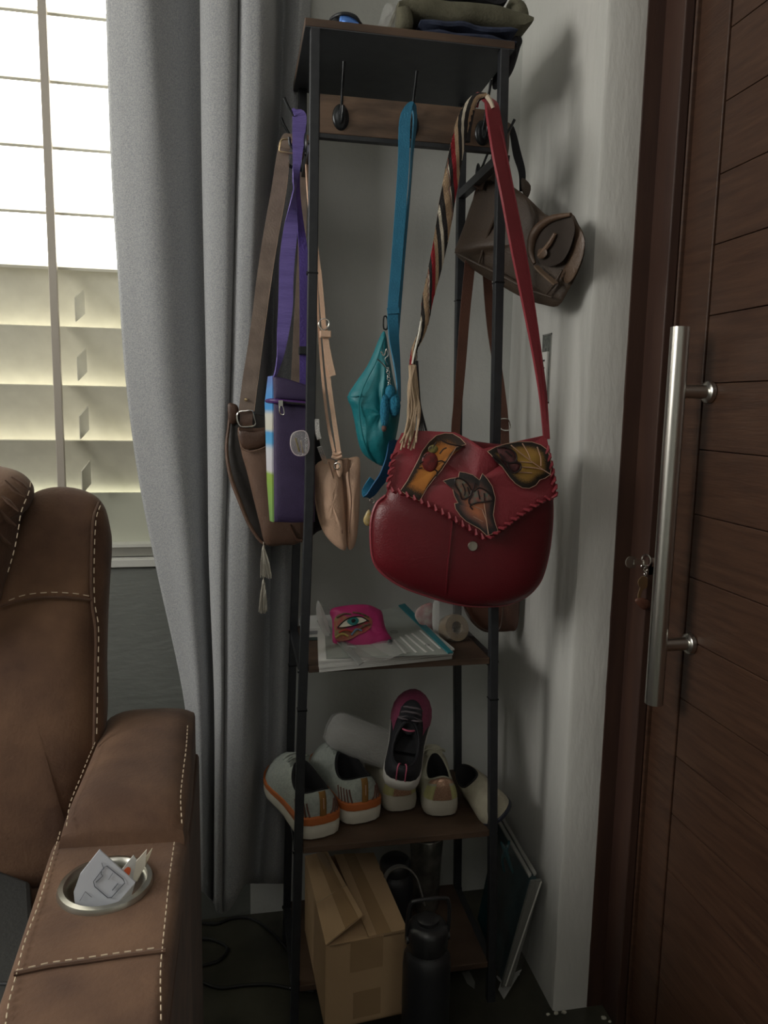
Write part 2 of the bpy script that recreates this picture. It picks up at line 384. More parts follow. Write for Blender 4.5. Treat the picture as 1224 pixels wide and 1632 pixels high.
# ------------------------------------------------------------------ window with louvres
win = sgroup('window_1', (-.8, 1.66, WZ0))
part('sill', box(WX0, WX1, 1.592, 1.70, WZ0-.018, WZ0-.002), mat('sill_white', (.6, .6, .56), .4), win, smooth=False, bevel=.001)
part('window_frame', join(box(WX0, WX1, 1.615, 1.70, WZ0, WZ0+.020), box(WX0, WX0+.03, 1.615, 1.70, WZ0, WZ1), box(WX1-.03, WX1, 1.615, 1.70, WZ0, WZ1), box(WX0, WX1, 1.615, 1.70, WZ1-.03, WZ1)), M_slat2, win, smooth=False, bevel=.002)
part('frame_rail', box(WX0, WX1, 1.612, 1.68, WZ0+.020, WZ0+.026), mat('rail_white', (.6, .6, .55), .4), win, smooth=False)
part('fixed_panel', box(WX0+.03, WX1-.03, 1.645, 1.652, WZ0+.026, .960), mat('fixed_grey_panel', (.50, .51, .42), .5), win, smooth=False)
def slat(zin, yin, zout, yout, t=.0025):
    a = Vector((0, yin, zin)); b = Vector((0, yout, zout)); n = Vector((0, -(b-a).z, (b-a).y)).normalized()
    prof = []
    for s in (0, .25, .5, .75, 1): prof.append(a.lerp(b, s)+n*(.006*sin(pi*s)))
    prof = [p+n*t for p in prof]+[p-n*t for p in prof[::-1]]
    N = len(prof); V = [Vector((x, p.y, p.z)) for x in (WX0+.03, WX1-.03) for p in prof]
    return V, [tuple(range(N)), tuple(range(2*N-1, N-1, -1))]+[(i, i+N, (i+1) % N+N, (i+1) % N) for i in range(N)]
low = [.9507, 1.0605, 1.1758, 1.29]
for z in low:      # closed blades: top edge leans into the room, the foot is outside
    s = part('slat', slat(z+.118, 1.632, z-.004, 1.676), M_slat, win, angle=30)
    part('slat_clip', hexa([(-.309, 1.604, z+.012), (-.297, 1.630, z+.030), (-.295, 1.630, z+.030), (-.307, 1.604, z+.012)], [(-.309, 1.604, z+.058), (-.297, 1.630, z+.078), (-.295, 1.630, z+.078), (-.307, 1.604, z+.058)]), M_slat, s, smooth=False)
for z, e in ((1.403, 12), (1.5046, 15), (1.6238, 18.5), (1.7416, 22), (1.8601, 26), (1.972, 29)):     # open blades
    part('slat', slat(z, 1.615, z+.10*sin(R(e)), 1.615+.10*cos(R(e))), M_slat, win, angle=30)
p0, p1 = at(70, 0, 1.608), at(100, 780, 1.608)
part('operator_bar', box(p1.x-.0085, p1.x+.0065, 1.602, 1.612, .93, 2.0), M_bar, win, smooth=False, bevel=.001)

# ------------------------------------------------------------------ curtain
rows = {
 -90: [167, 190, 222, 262, 318, 320, 350, 378, 383, 384, 404, 428, 445, 458, 470, 486, 500],
 150: [173, 197, 240, 272, 321, 322, 350, 376, 381, 381, 402, 424, 440, 450, 458, 472, 488],
 300: [179, 203, 245, 283, 324, 324, 350, 373, 378, 378, 398, 416, 432, 442, 448, 462, 480],
 450: [189, 214, 252, 290, 328, 327, 350, 370, 374, 374, 394, 410, 428, 438, 444, 459, 478],
 600: [200, 226, 262, 297, 332, 330, 350, 366, 370, 370, 391, 408, 425, 436, 443, 458, 477],
 750: [219, 246, 280, 306, 334, 332, 348, 362, 365, 364, 387, 406, 422, 434, 441, 456, 475],
 900: [248, 272, 298, 317, 336, 334, 347, 357, 360, 359, 383, 405, 420, 432, 439, 455, 473],
 1100: [291, 303, 316, 328, 341, 342, 350, 356, 359, 359, 378, 401, 416, 429, 436, 451, 468],
 1250: [307, 314, 322, 330, 342, 343, 348, 355, 358, 357, 374, 398, 412, 425, 432, 447, 464],
 1400: [314, 318, 325, 331, 340, 343, 346, 354, 357, 357, 368, 389, 400, 412, 424, 442, 460]}
bott = [1412, 1416, 1422, 1428, 1437, 1442, 1453, 1456, 1453, 1452, 1449, 1412, 1408, 1408, 1408, 1408, 1408]
Yc = [1.505, 1.488, 1.470, 1.490, 1.540, 1.462, 1.437, 1.447, 1.525, 1.452, 1.434, 1.450, 1.555, 1.575, 1.535, 1.515, 1.560]
def curtain():
    ks = sorted(rows); cols = []
    for j in range(17):
        pts = [Vector((rows[k][j], k, 0)) for k in ks[:-1]]+[Vector((rows[1400][j]-1, bott[j], 0))]
        cols.append(cr(pts, 7))
    n = len(cols[0]); V, Fc = [], []
    for i in range(n):
        dep = [.72+.28*min(1, max(0, 1-i/n)) for _ in Yc]
        row = [at(cols[j][i].x, cols[j][i].y, 1.50+(Yc[j]-1.50)*(dep[j])) for j in range(17)]
        if i == 0:
            for z in (2.30, 2.12): V += [Vector((q.x-.004, q.y, z)) for q in cr(row, 5)]
        V += cr(row, 5)
    W = len(cr(row, 5)); n += 2
    for i in range(n-1):
        for k in range(W-1): Fc.append((i*W+k, (i+1)*W+k, (i+1)*W+k+1, i*W+k+1))
    return V, Fc
cu = part('curtain', curtain(), M_curt)
sm = cu.modifiers.new('solid', 'SOLIDIFY'); sm.thickness = .002; sm.offset = 0
tag(cu, 'heavy grey curtain in deep folds hanging between the louvred window and the rack', 'curtain')

# ------------------------------------------------------------------ recliner
def plane3(p, n): 
    return p, n
sofa = thing('recliner_sofa', 'brown suede recliner with cream stitching and a cup holder in its arm', 'sofa', (-.3, .95, 0))
# backrest wing: leans back
def yb(x, y): return 1.045+.15*(1390-y)/610
wing = [(-120, 1400), (-120, 1100), (-110, 980), (-60, 920), (0, 880), (28, 830), (44, 795), (68, 780), (105, 776), (142, 786), (163, 806), (173, 840), (176, 875), (171, 960), (168, 1060), (169, 1140), (163, 1200), (150, 1260), (130, 1330), (118, 1400)]
o = pol(wing, yb, 4)
part('side_bolster', inflate(o, .050, .11, c=at(60, 1080, 1.12), rings=12, p=3.6), M_suede, sofa)
def front_pt(x, y, d=.047): return at(x, y, yb(x, y)-d)
part('bolster_stitching', join(stitches(cr([front_pt(*q, d) for q, d in (((160, 806), .020), ((153, 830), .034), ((150, 900), .042), ((151, 960), .044), ((157, 1000), .043), ((156, 1080), .043), ((154, 1180), .043))], 10), .008, .006), stitches(cr([front_pt(*q, d) for q, d in (((14, 957), .055), ((40, 948), .055), ((80, 944), .054), ((120, 946), .051), ((147, 951), .046))], 8), .008, .006)), M_thread, sofa, kind='stuff')
part('bolster_seam', join(tube(cr([front_pt(*q, d) for q, d in (((158, 800), .014), ((149, 830), .032), ((146, 900), .041), ((147, 960), .043), ((153, 1010), .042), ((152, 1100), .042), ((150, 1190), .042))], 8), .0022, 6), tube(cr([front_pt(*q, d) for q, d in (((0, 966), .053), ((20, 960), .053), ((60, 953), .053), ((100, 952), .052), ((145, 956), .044))], 8), .0022, 6)), M_suede2, sofa)
pillow = [(-140, 760), (-60, 735), (0, 743), (30, 752), (48, 768), (53, 785), (46, 808), (34, 822), (30, 850), (22, 890), (10, 930), (0, 960), (-60, 1000), (-140, 1000)]
part('head_cushion', inflate(pol(pillow, lambda x, y: 1.12+.06*(960-y)/220), .075, .06, c=at(-50, 860, 1.12), wob=.006, seed=4), M_suede, sofa)
part('cushion_gathers', join(*[tube(cr([at(*q, 1.095) for q in g], 4), [.001, .0035, .0012], 6) for g in (((18, 760), (34, 772), (44, 780)), ((8, 765), (22, 780), (40, 792)), ((2, 790), (14, 800), (30, 815)), ((0, 812), (12, 828), (26, 838)), ((0, 850), (8, 862), (18, 868)))]), M_suede2, sofa)
part('cushion_stitching', stitches(cr([at(*q, 1.075) for q in ((49, 768), (46, 785), (38, 804), (33, 820), (29, 845), (22, 880), (10, 920))], 6), .007, .005), M_thread, sofa, kind='stuff')
# arm
def cushion_block(b, t, r=.02, seg=5):     # rounded block from quad corners
    return hexa(b, t)
def blockpart(name, top, zb, r, m, tweak=None):
    b = [Vector((p[0], p[1], zb)) for p in top]
    o = part(name, hexa(b, top), m, sofa, smooth=True, bevel=0)
    bv = o.modifiers.new('round', 'BEVEL'); bv.width = r; bv.segments = 5; bv.limit_method = 'ANGLE'
    return o
T = lambda x, y, z: atZ(x, y, z)
# console part with cup holder
c0, c1, c2, c3 = T(2, 1660, .625), T(262, 1660, .625), T(294, 1308, .63), T(86, 1322, .63)
c0 = Vector((-.207, .55, .628)); c1 = Vector((-.066, .55, .628)); c2 = Vector((-.063, .915, .630)); c3 = Vector((-.222, .905, .630))
cc = T(169, 1410, .63)
blk = blockpart('arm_console', [c0, c1, c2, c3], .03, .014, M_suede)
cut = bpy.data.meshes.new('cut'); 
cv, cf = lathe([(.0, 0), (.0415, 0), (.0415, .2), (.0, .2)], (cc.x, cc.y, .54), seg=40)
cut.from_pydata([tuple(v) for v in cv], [], cf); 
import bmesh
bm = bmesh.new(); bm.from_mesh(cut); bmesh.ops.remove_doubles(bm, verts=bm.verts, dist=1e-5); bmesh.ops.recalc_face_normals(bm, faces=bm.faces); bm.to_mesh(cut); bm.free()
cuto = bpy.data.objects.new('cut', cut); C.objects.link(cuto)
bo = blk.modifiers.new('hole', 'BOOLEAN'); bo.object = cuto; bo.operation = 'DIFFERENCE'; bo.solver = 'EXACT'
bpy.context.view_layer.update()
dg = bpy.context.evaluated_depsgraph_get(); me2 = bpy.data.meshes.new_from_object(blk.evaluated_get(dg))
blk.modifiers.clear(); blk.data = me2; blk.data.polygons.foreach_set('use_smooth', [True]*len(me2.polygons)); me2.set_sharp_from_angle(angle=R(35))
bpy.data.objects.remove(cuto)
part('cup_holder', lathe([(.0, -.085), (.033, -.085), (.036, -.078), (.0385, -.004), (.0395, .0015), (.043, .0045), (.048, .0035), (.0500, -.001), (.0500, -.004)], (cc.x, cc.y, .6305), seg=48), M_cup, sofa, angle=50, label='round brushed metal cup holder')
# rear arm pad, raised
p0, p1, p2, p3 = Vector((-.2075, .880, .664)), Vector((-.068, .872, .664)), Vector((-.070, 1.16, .672)), Vector((-.194, 1.16, .672))
def pad():
    n, mq = 14, 12; V, Fc = [], []
    for i in range(n+1):
        s = i/n
        for j in range(mq+1):
            t = j/mq
            q = p0.lerp(p1, t).lerp(p3.lerp(p2, t), s)
            e = (1-abs(2*t-1)**4); e2 = 1-abs(2*s-1)**6
            q = q+Vector((0, 0, .008*e*e2-.012*(1-e2)-.010*(1-e)+.02*s*s))
            V.append(q)
    k = len(V)
    ring = [j for j in range(mq+1)]+[(i*(mq+1)+mq) for i in range(1, n+1)]+[n*(mq+1)+j for j in range(mq-1, -1, -1)]+[i*(mq+1) for i in range(n-1, 0, -1)]
    for i in range(n):
        for j in range(mq): a = i*(mq+1)+j; Fc.append((a, a+1, a+mq+2, a+mq+1))
    prev = ring
    for dz, out in ((-.008, .0035), (-.05, .003), (-.64, 0)):
        cur = []
        for id in ring:
            v = V[id]; cen = Vector((-.137, 1.01, v.z)); d = (v-cen); d.z = 0; d = d.normalized()
            cur.append(len(V)); V.append(Vector((v.x+d.x*out, v.y+d.y*out, max(v.z+dz, .03))))
        for a in range(len(ring)): b = (a+1) % len(ring); Fc.append((prev[a], cur[a], cur[b], prev[b]))
        prev = cur
    return V, Fc
part('arm_pad', pad(), M_suede, sofa)
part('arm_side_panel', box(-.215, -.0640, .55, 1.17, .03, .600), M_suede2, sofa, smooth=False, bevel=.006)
zt = .6315
part('console_stitching', join(
    stitches(cr([T(96, 1326, zt), T(80, 1380, zt), T(62, 1440, zt), T(40, 1500, zt), T(27, 1550, zt), T(14, 1600, zt), T(8, 1640, zt)], 8)),
    stitches(cr([T(282, 1312, zt), T(277, 1350, zt), T(270, 1400, zt), T(265, 1450, zt), T(259, 1510, zt), T(256, 1550, zt), T(257, 1640, zt)], 8)),
    stitches([T(25, 1547, zt), T(80, 1534, zt), T(140, 1526, zt), T(200, 1517, zt), T(262, 1509, zt)])), M_thread, sofa, kind='stuff')
part('console_seam', tube([T(22, 1552, zt-.001), T(80, 1540, zt-.001), T(140, 1532, zt-.001), T(200, 1523, zt-.001), T(264, 1515, zt-.001)], .0022, 6), M_suede2, sofa)
zt = .675
part('pad_stitching', join(
    stitches(cr([T(106, 1316, .657), T(112, 1280, .664), T(128, 1240, .672), T(140, 1210, .678), T(152, 1182, .682)], 8), .006, .005),
    stitches(cr([T(290, 1312, .657), T(288, 1270, .666), T(292, 1230, .672), T(297, 1190, .682), T(299, 1156, .686)], 8), .006, .005)), M_thread, sofa, kind='stuff')
# seat and base
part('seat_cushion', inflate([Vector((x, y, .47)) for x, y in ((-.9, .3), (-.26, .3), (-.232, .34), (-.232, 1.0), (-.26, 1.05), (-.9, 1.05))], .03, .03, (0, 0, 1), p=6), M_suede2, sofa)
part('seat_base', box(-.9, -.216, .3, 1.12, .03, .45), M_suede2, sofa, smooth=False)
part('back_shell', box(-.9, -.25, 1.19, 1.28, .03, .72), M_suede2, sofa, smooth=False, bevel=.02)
# dark case lying on the seat
cs = slab([Vector((-.62, .50, .505)), Vector((-.236, .50, .505)), Vector((-.236, .86, .505)), atZ(50, 1424, .505), atZ(-5, 1403, .505), Vector((-.62, .98, .505))], .018, (0, 0, 1))
cse = part('dark_case', cs, mat('dark_grey_case_fabric', (.03, .032, .032), .6, bump=.3, bscale=200), smooth=False, bevel=.006)
tag(cse, 'flat dark grey fabric case lying on the recliner seat at the left edge', 'case')
part('case_seam', tube([(-.60, .86, .5235), (-.245, .80, .5235)], .002, 6), M_blk, cse)

# leaflets in the cup holder
lf = thing('folded_leaflet', 'grey white folded leaflet with a line drawing, tilted in the cup holder', 'leaflet', T(165, 1430, .63))
Yl = .775
LP = lambda x, y, d=0: at(x, y, .772+(1430-y)*.0001-d)
q = [LP(159, 1353), LP(216, 1405), LP(188, 1437), LP(178, 1455), LP(120, 1440), LP(118, 1420), LP(128, 1392)]
part('sheet', slab(q, .0018), mat('leaflet_paper', (.60, .62, .68), .7, col2=(.57, .59, .65), scale=30), lf, smooth=False)
part('line_drawing', join(
    tube([LP(x, y, .0026) for x, y in ((170, 1380), (196, 1401), (199, 1407), (178, 1430), (172, 1431), (151, 1413), (149, 1405), (166, 1382))], .00045, 4, closed=True),
    tube([LP(x, y, .0026) for x, y in ((166, 1384), (162, 1387), (161, 1393), (164, 1396), (153, 1406))], .00045, 4),
    tube([LP(x, y, .0026) for x, y in ((173, 1402), (180, 1391))], .0003, 4),
    tube([LP(x, y, .0026) for x, y in ((162, 1375), (165, 1384))], .0003, 4),
    tube([LP(x, y, .0026) for x, y in ((179, 1419), (188, 1408))], .0006, 4),
    tube([LP(x, y, .0026) for x, y in ((127, 1436), (136, 1421), (146, 1430))], .0003, 4)), mat('print_ink_grey', (.12, .13, .16), .6), lf, kind='stuff')
lf2 = thing('white_leaflet', 'cream folded leaflet with an orange red spot behind the grey one in the cup holder', 'leaflet', T(215, 1410, .63))
LQ = lambda x, y, d=0: at(x, y, .792-d)
part('sheet', slab([LQ(192, 1388), LQ(213, 1362), LQ(217, 1368), LQ(222, 1372), LQ(216, 1404), LQ(206, 1440), LQ(180, 1430)], .0015), M_paper, lf2, smooth=False)
part('fold', slab([LQ(217, 1372, .003), LQ(234, 1353, .003), LQ(232, 1378, .003), LQ(217, 1404, .003), LQ(212, 1400, .003)], .0015), mat('cream_paper', (.70, .66, .56), .7), lf2, smooth=False)
part('back_fold', slab([LQ(222, 1378, -.002), LQ(243, 1351, -.002), LQ(238, 1366, -.002), LQ(218, 1406, -.002)], .001), mat('yellow_paper', (.62, .56, .42), .7), lf2, smooth=False)
part('orange_spot', slab(cr([LQ(197, 1388, .0022), LQ(203, 1382, .0022), LQ(208, 1384, .0022), LQ(207, 1392, .0022), LQ(202, 1399, .0022), LQ(197, 1394, .0022)], 3, True), .0003), mat('orange_red_ink', (.75, .13, .04), .6), lf2)

# ------------------------------------------------------------------ rack
rack = thing('coat_rack', 'tall narrow black metal rack with rustic wood shelves and coat hooks', 'coat rack', (.29, 1.39, 0))
def lerp_tab(tab, z):
    tab = sorted(tab)
    for (z0, x0), (z1, x1) in zip(tab, tab[1:]):
        if z <= z1: return x0+(x1-x0)*(z-z0)/(z1-z0)
    return tab[-1][1]
LT = [(0, .0940), (.2461, .0990), (.4177, .1025), (.63, .1074), (.766, .1115), (.986, .1180), (1.396, .1225), (1.727, .1245)]
RT = [(0, .4775), (.268, .4715), (.51, .4615), (.753, .4535), (1.106, .4430), (1.372, .4380), (1.727, .4325)]
YF, YR, S = 1.268, 1.500, .0078
def post(tab, Y, name='post'):
    zc = [0, .20, .42, .63, .66, .86, .986, 1.106, 1.30, 1.372, 1.55, 1.727]
    V, Fc = [], []
    for z in zc:
        x = lerp_tab(tab, z)
        V += [Vector((x+a*S, Y+b*S, z)) for a, b in ((-1, -1), (1, -1), (1, 1), (-1, 1))]
    for i in range(len(zc)-1):
        for k in range(4): Fc.append((i*4+k, i*4+(k+1) % 4, i*4+4+(k+1) % 4, i*4+4+k))
    Fc += [(3, 2, 1, 0), tuple(len(V)-4+k for k in range(4))]
    return part('post', (V, Fc), M_blk, rack, smooth=False, bevel=.0015)
for tab, Y in ((LT, YF), (RT, YF), (LT, YR), (RT, YR)):
    po = post(tab, Y)
    for zj in (.62, 1.36):
        x = lerp_tab(tab, zj)
        part('joint_collar', box(x-S-.0008, x+S+.0008, Y-S-.0008, Y+S+.0008, zj-.0012, zj+.0012), M_hook, po, smooth=False)
def shelf(z, over=0):
    xl, xr = lerp_tab(LT, z)+S, lerp_tab(RT, z)-S
    s = part('shelf', box(xl+.0005, xr-.0005, YF-.006, YR+.006, z-.012, z), M_shelf, rack, smooth=False, bevel=.001)
    for x in (xl-S, xr+S):
        part('side_rail', box(x-.007, x+.007, YF+S, YR-S, z-.020, z-.004), M_blk, s, smooth=False)
    return s
for z in (.700, .362, .088): shelf(z)
ts = part('top_shelf', box(.108, .4485, 1.260, 1.512, 1.7275, 1.7395), M_shelf, rack, smooth=False, bevel=.001)
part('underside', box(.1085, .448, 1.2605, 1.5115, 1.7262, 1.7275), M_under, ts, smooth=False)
zb0, zb1 = 1.574, 1.632
bd = part('hook_board', box(lerp_tab(LT, 1.6)+S, lerp_tab(RT, 1.6)-S, YF-.007, YF+.005, zb0, zb1), M_rust, rack, smooth=False, bevel=.001)
part('board_rail', box(lerp_tab(LT, 1.6)+S, lerp_tab(RT, 1.6)-S, YF-.006, YF+.007, zb0-.0065, zb0), M_blk, rack, smooth=False)
for tab in (LT, RT):
    x = lerp_tab(tab, 1.57)
    part('side_rail', box(x-.007, x+.007, YF+S, YR-S, 1.553, 1.569), M_blk, rack, smooth=False)
def hook(base, dirv, scale=1, lean=0):
    """double coat hook: oval plate, long upper prong with ball tip, short lower curl"""
    d = Vector(dirv).normalized(); s = Vector((0, 0, 1)).cross(d); b = Vector(base)
    out = [b+s*.0135*cos(2*pi*k/24)+Vector((0, 0, .0200*sin(2*pi*k/24))) for k in range(24)]
    h = part('hook', inflate(out, .005, 0, d, rings=5), M_hook, rack)
    up_ = [b+d*.003+Vector((0, 0, .002)), b+d*.010+Vector((0, 0, .016)), b+d*.018+Vector((0, 0, .036)), b+d*.030+Vector((0, 0, .056)), b+d*.036+Vector((0, 0, .068))]
    lo_ = [b+d*.003+Vector((0, 0, .004)), b+d*.009+Vector((0, 0, -.008)), b+d*.018+Vector((0, 0, -.012)), b+d*.026+Vector((0, 0, -.004)), b+d*.028+Vector((0, 0, .008))]
    part('prong', join(tube(cr(up_, 6), [.0036, .0024, .0022, .0022, .0026], 10), tube(cr(lo_, 6), [.0034, .0028, .0024], 10)), M_hook, h)
    return h
for px, py in ((543, 187), (655, 200), (769, 212)):
    q = at(px, py, YF-.007); hook(q, (0, -1, 0))
for Y, zz in ((1.33, 1.578), (1.42, 1.578)):
    x = lerp_tab(LT, 1.57)-.007
    hook((x, Y, zz), (-1, 0, 0))
    x = lerp_tab(RT, 1.57)+.007
    hook((x, Y, zz), (1, 0, 0))
bolts = []
for tab, sx in ((LT, -1), (RT, 1)):
    for z in (.08, .352, .69, 1.36, 1.56):
        for Y in (YF, YR):
            x = lerp_tab(tab, z)
            bolts.append(lathe([(0, .0025), (.003, .002), (.004, 0)], (x+sx*S, Y, z), (sx, 0, 0), 10))
part('bolts', join(*bolts), M_hook, rack, kind='stuff')
# ------------------------------------------------------------------ red flap bag
def onbody(Y): return lambda x, y: Y
rb = thing('red_leather_bag', 'large red leather shoulder bag with painted leaves on its laced flap', 'handbag', at(740, 960, 1.20))
body = [(614, 790), (600, 803), (592, 828), (591, 862), (595, 892), (606, 910), (623, 924), (642, 935), (662, 943), (709, 958), (745, 965), (778, 966), (802, 964), (820, 959), (837, 951), (850, 940), (861, 925), (868, 906), (874, 880), (878, 850), (880, 818), (879, 780), (877, 745), (868, 705), (800, 708), (740, 700), (690, 692), (640, 696), (628, 720), (622, 760)]
ob = pol(body, 1.20, 3)
part('body', inflate(ob, .034, .03, c=at(738, 850, 1.2), rings=12, p=3.4), M_red, rb)
bot = [(614, 790), (600, 803), (592, 828), (591, 862), (595, 892), (606, 910), (623, 924), (642, 935), (662, 943), (709, 958), (745, 965), (778, 966), (802, 964), (820, 959), (837, 951), (850, 940), (861, 925), (868, 906), (874, 880), (878, 850), (880, 818), (879, 790)]
M_red3 = leather('piping_leather', (.30, .05, .065), .9, .35)
part('piping', tube(cr([at(x, y, 1.196) for x, y in bot], 4), .0026, 6), M_red3, rb)
part('gusset_line', tube(cr([at(x, y, 1.181) for x, y in ((858, 810), (865, 830), (866, 860), (862, 890), (852, 915), (838, 932))], 5), .0012, 6), M_red2, rb)
part('front_seam', tube(cr([at(x, y, d) for x, y, d in ((721, 830, 1.1655), (717, 870, 1.1650), (713, 910, 1.1675), (711, 940, 1.176), (710, 956, 1.190))], 5), .0016, 5), M_red, rb)
flap = [(640, 690), (664, 686), (725, 689), (746, 699), (770, 715), (792, 711), (830, 702), (866, 694), (872, 700), (876, 722), (884, 757), (887, 791), (866, 799), (830, 823), (800, 845), (775, 861), (748, 845), (710, 822), (668, 800), (640, 788), (619, 779), (620, 750), (626, 722)]
yflap = lambda x, y: 1.158+.032*max(0, (735-y)/50)**1.6+.010*((x-750)/130)**4
of = []
for i, q in enumerate(flap):
    r_ = flap[(i+1) % len(flap)]
    for k in range(4): of.append((q[0]+(r_[0]-q[0])*k/4, q[1]+(r_[1]-q[1])*k/4))
of3 = [at(x, y, yflap(x, y)) for x, y in of]
part('flap', inflate(of3, .004, .002, c=at(755, 768, 1.157), rings=8, p=2.5), M_red2, rb)
fy = lambda x, y: yflap(x, y)-.0045
lace = []
edge = [(626, 722), (621, 750), (619, 778), (640, 787), (668, 799), (710, 821), (748, 844), (775, 859), (800, 844), (830, 822), (866, 799), (886, 790), (883, 757), (876, 724), (870, 700)]
e3 = cr([Vector((x, y, 0)) for x, y in edge], 6)
ds = [0]
for a, b in zip(e3, e3[1:]): ds.append(ds[-1]+(b-a).length)
def along(d):
    for i in range(len(e3)-1):
        if ds[i+1] >= d: return e3[i].lerp(e3[i+1], (d-ds[i])/max(1e-6, ds[i+1]-ds[i])), (e3[i+1]-e3[i]).normalized()
    return e3[-1], (e3[-1]-e3[-2]).normalized()
d = 4; laces = []
while d < ds[-1]-6:
    p, t = along(d); nn = Vector((-t.y, t.x, 0))
    a = p-t*6.5-nn*6.5; b = p+t*5.0+nn*1.0
    laces.append(tube([at(a.x, a.y, fy(a.x, a.y)+.001), at(p.x, p.y, fy(p.x, p.y)-.0022), at(b.x, b.y, fy(b.x, b.y)+.0015)], [.0020, .0030, .0020], 6, flat=1))
    d += 12.5
for i, l in enumerate(laces): part('lace_stitch', l, M_red2, rb)
def patch(name, px, mt, c=None, dd=.0008, parent=rb, lbl=None, Yf=fy, thick=.0012):
    pts = []
    for i, q in enumerate(px):
        r_ = px[(i+1) % len(px)]
        for k in range(3): pts.append((q[0]+(r_[0]-q[0])*k/3, q[1]+(r_[1]-q[1])*k/3))
    o3 = [at(x, y, Yf(x, y)-dd) for x, y in pts]
    cx = c or (sum(q[0] for q in px)/len(px), sum(q[1] for q in px)/len(px))
    g = inflate(o3, thick, 0, c=at(cx[0], cx[1], Yf(*cx)-dd), rings=7, p=3)
    p = part(name, g, mt, parent, attr=inflate.attr, label=lbl)
    part('outline', tube(o3, .00065, 5, closed=True), mat_line, p)
    return p
mat_line = mat('pale_cut_edge', (.45, .27, .19), .6)
M_ink = mat('dark_tooling', (.022, .012, .012), .5)
M_amber = rim_mat('amber_paint', (.62, .24, .04), (.45, .16, .03), (.03, .018, .012))
M_gold = rim_mat('ochre_leaf_paint', (.46, .28, .06), (.32, .18, .045), (.018, .015, .012))
M_leaf = rim_mat('rust_leaf_paint', (.50, .17, .08), (.16, .075, .06), (.030, .026, .026))
z1 = lambda L: [(570+x/3.6, 640+y/3.6) for x, y in L]
p1 = patch('painted_strip', z1([(452, 195), (500, 182), (545, 184), (590, 210), (622, 246), (565, 262), (540, 305), (480, 395), (440, 440), (395, 500), (355, 570), (300, 545), (245, 512), (285, 455), (330, 370), (350, 330), (370, 285), (410, 232)]), M_amber, (689, 750), lbl='amber painted leather strip with a beetle')
part('dark_crossing', strap([(697, 697, 1.1525, 2), (712, 706, 1.1520, 2.5), (728, 710, 1.1525, 2), (741, 712, 1.154, 1.5)], .001), M_ink, p1)
bt = z1([(415, 345)])[0]
part('beetle', inflate([at(bt[0]+13*cos(t*pi/12), bt[1]+16*sin(t*pi/12), 1.1515) for t in range(24)], .0022, 0, rings=5), mat('dark_red_beetle', (.09, .012, .012), .4, col2=(.20, .02, .02), scale=120), p1)
part('beetle_head', inflate([at(bt[0]+5+8*cos(t*pi/8), bt[1]-20+7*sin(t*pi/8), 1.1515) for t in range(16)], .0015, 0, rings=4), mat('olive_spot', (.22, .19, .05), .5, col2=(.05, .035, .02), scale=150), p1)
for i, L in enumerate(([(355, 355), (375, 345), (395, 350)], [(350, 385), (372, 380)], [(440, 350), (480, 340), (500, 350)], [(440, 390), (455, 400), (452, 430)], [(470, 300), (490, 275), (510, 265)], [(430, 275), (440, 250), (450, 235)], [(395, 300), (375, 320)])):
    part('beetle_leg', tube(cr([at(x, y, 1.1510) for x, y in z1(L)], 4), .0011, 6), M_ink, p1)
p2 = patch('painted_centre_leaf', z1([(585, 403), (620, 408), (660, 420), (700, 450), (716, 412), (745, 445), (772, 485), (790, 550), (785, 600), (778, 650), (790, 700), (805, 742), (770, 760), (740, 768), (700, 730), (660, 708), (620, 685), (590, 655), (562, 615), (556, 585), (576, 582), (555, 540), (540, 480), (515, 475), (490, 455), (530, 442), (578, 435)]), M_leaf, (757, 812), lbl='rust and black painted leaf with a butterfly')
def bfly(pp, rows_, rad=.0011, y=1.1505):
    for L in rows_: part('butterfly_line', tube(cr([at(x, yy, y) for x, yy in z1(L)], 4), rad, 6), M_ink, pp)
part('butterfly_wing', inflate(cr([at(x, y, 1.1515) for x, y in z1([(655, 510), (620, 460), (575, 440), (560, 470), (585, 520), (600, 560), (640, 545)])], 4, True), .0012, 0, rings=4), mat('grey_green_wing', (.16, .18, .14), .5, col2=(.20, .08, .05), scale=140), p2)
part('butterfly_wing', inflate(cr([at(x, y, 1.1515) for x, y in z1([(665, 515), (700, 495), (745, 520), (770, 555), (740, 575), (690, 580), (650, 590), (640, 570)])], 4, True), .0012, 0, rings=4), mat('rose_wing', (.28, .10, .08), .5, col2=(.14, .17, .14), scale=140), p2)
bfly(p2, [[(655, 510), (620, 460), (570, 438), (558, 470), (585, 520), (600, 560), (640, 545), (655, 510)], [(665, 515), (700, 495), (745, 520), (772, 558), (740, 575), (690, 580), (650, 592), (638, 570), (660, 530)], [(672, 465), (665, 500), (650, 540), (635, 570)], [(600, 470), (615, 510), (612, 540)], [(630, 490), (640, 530)], [(690, 510), (700, 560)], [(725, 525), (728, 570)], [(660, 620), (645, 600), (655, 595)]])
for L in ([(725, 580), (735, 650), (750, 760)], [(715, 620), (738, 680)], [(665, 660), (720, 690)], [(650, 590), (690, 610), (720, 620)]):
    part('leaf_vein', tube([at(x, y, 1.1512) for x, y in z1(L)], .0008, 5), mat_line, p2)
p3 = patch('painted_ochre_leaf', z1([(745, 287), (790, 262), (850, 243), (920, 230), (1000, 232), (1050, 248), (1088, 275), (1104, 320), (1112, 370), (1105, 420), (1075, 440), (1045, 450), (1022, 480), (985, 498), (945, 495), (905, 470), (870, 432), (830, 375), (790, 340), (765, 305)]), M_gold, (838, 738), lbl='ochre painted leaf with pale veins and a dark moth')
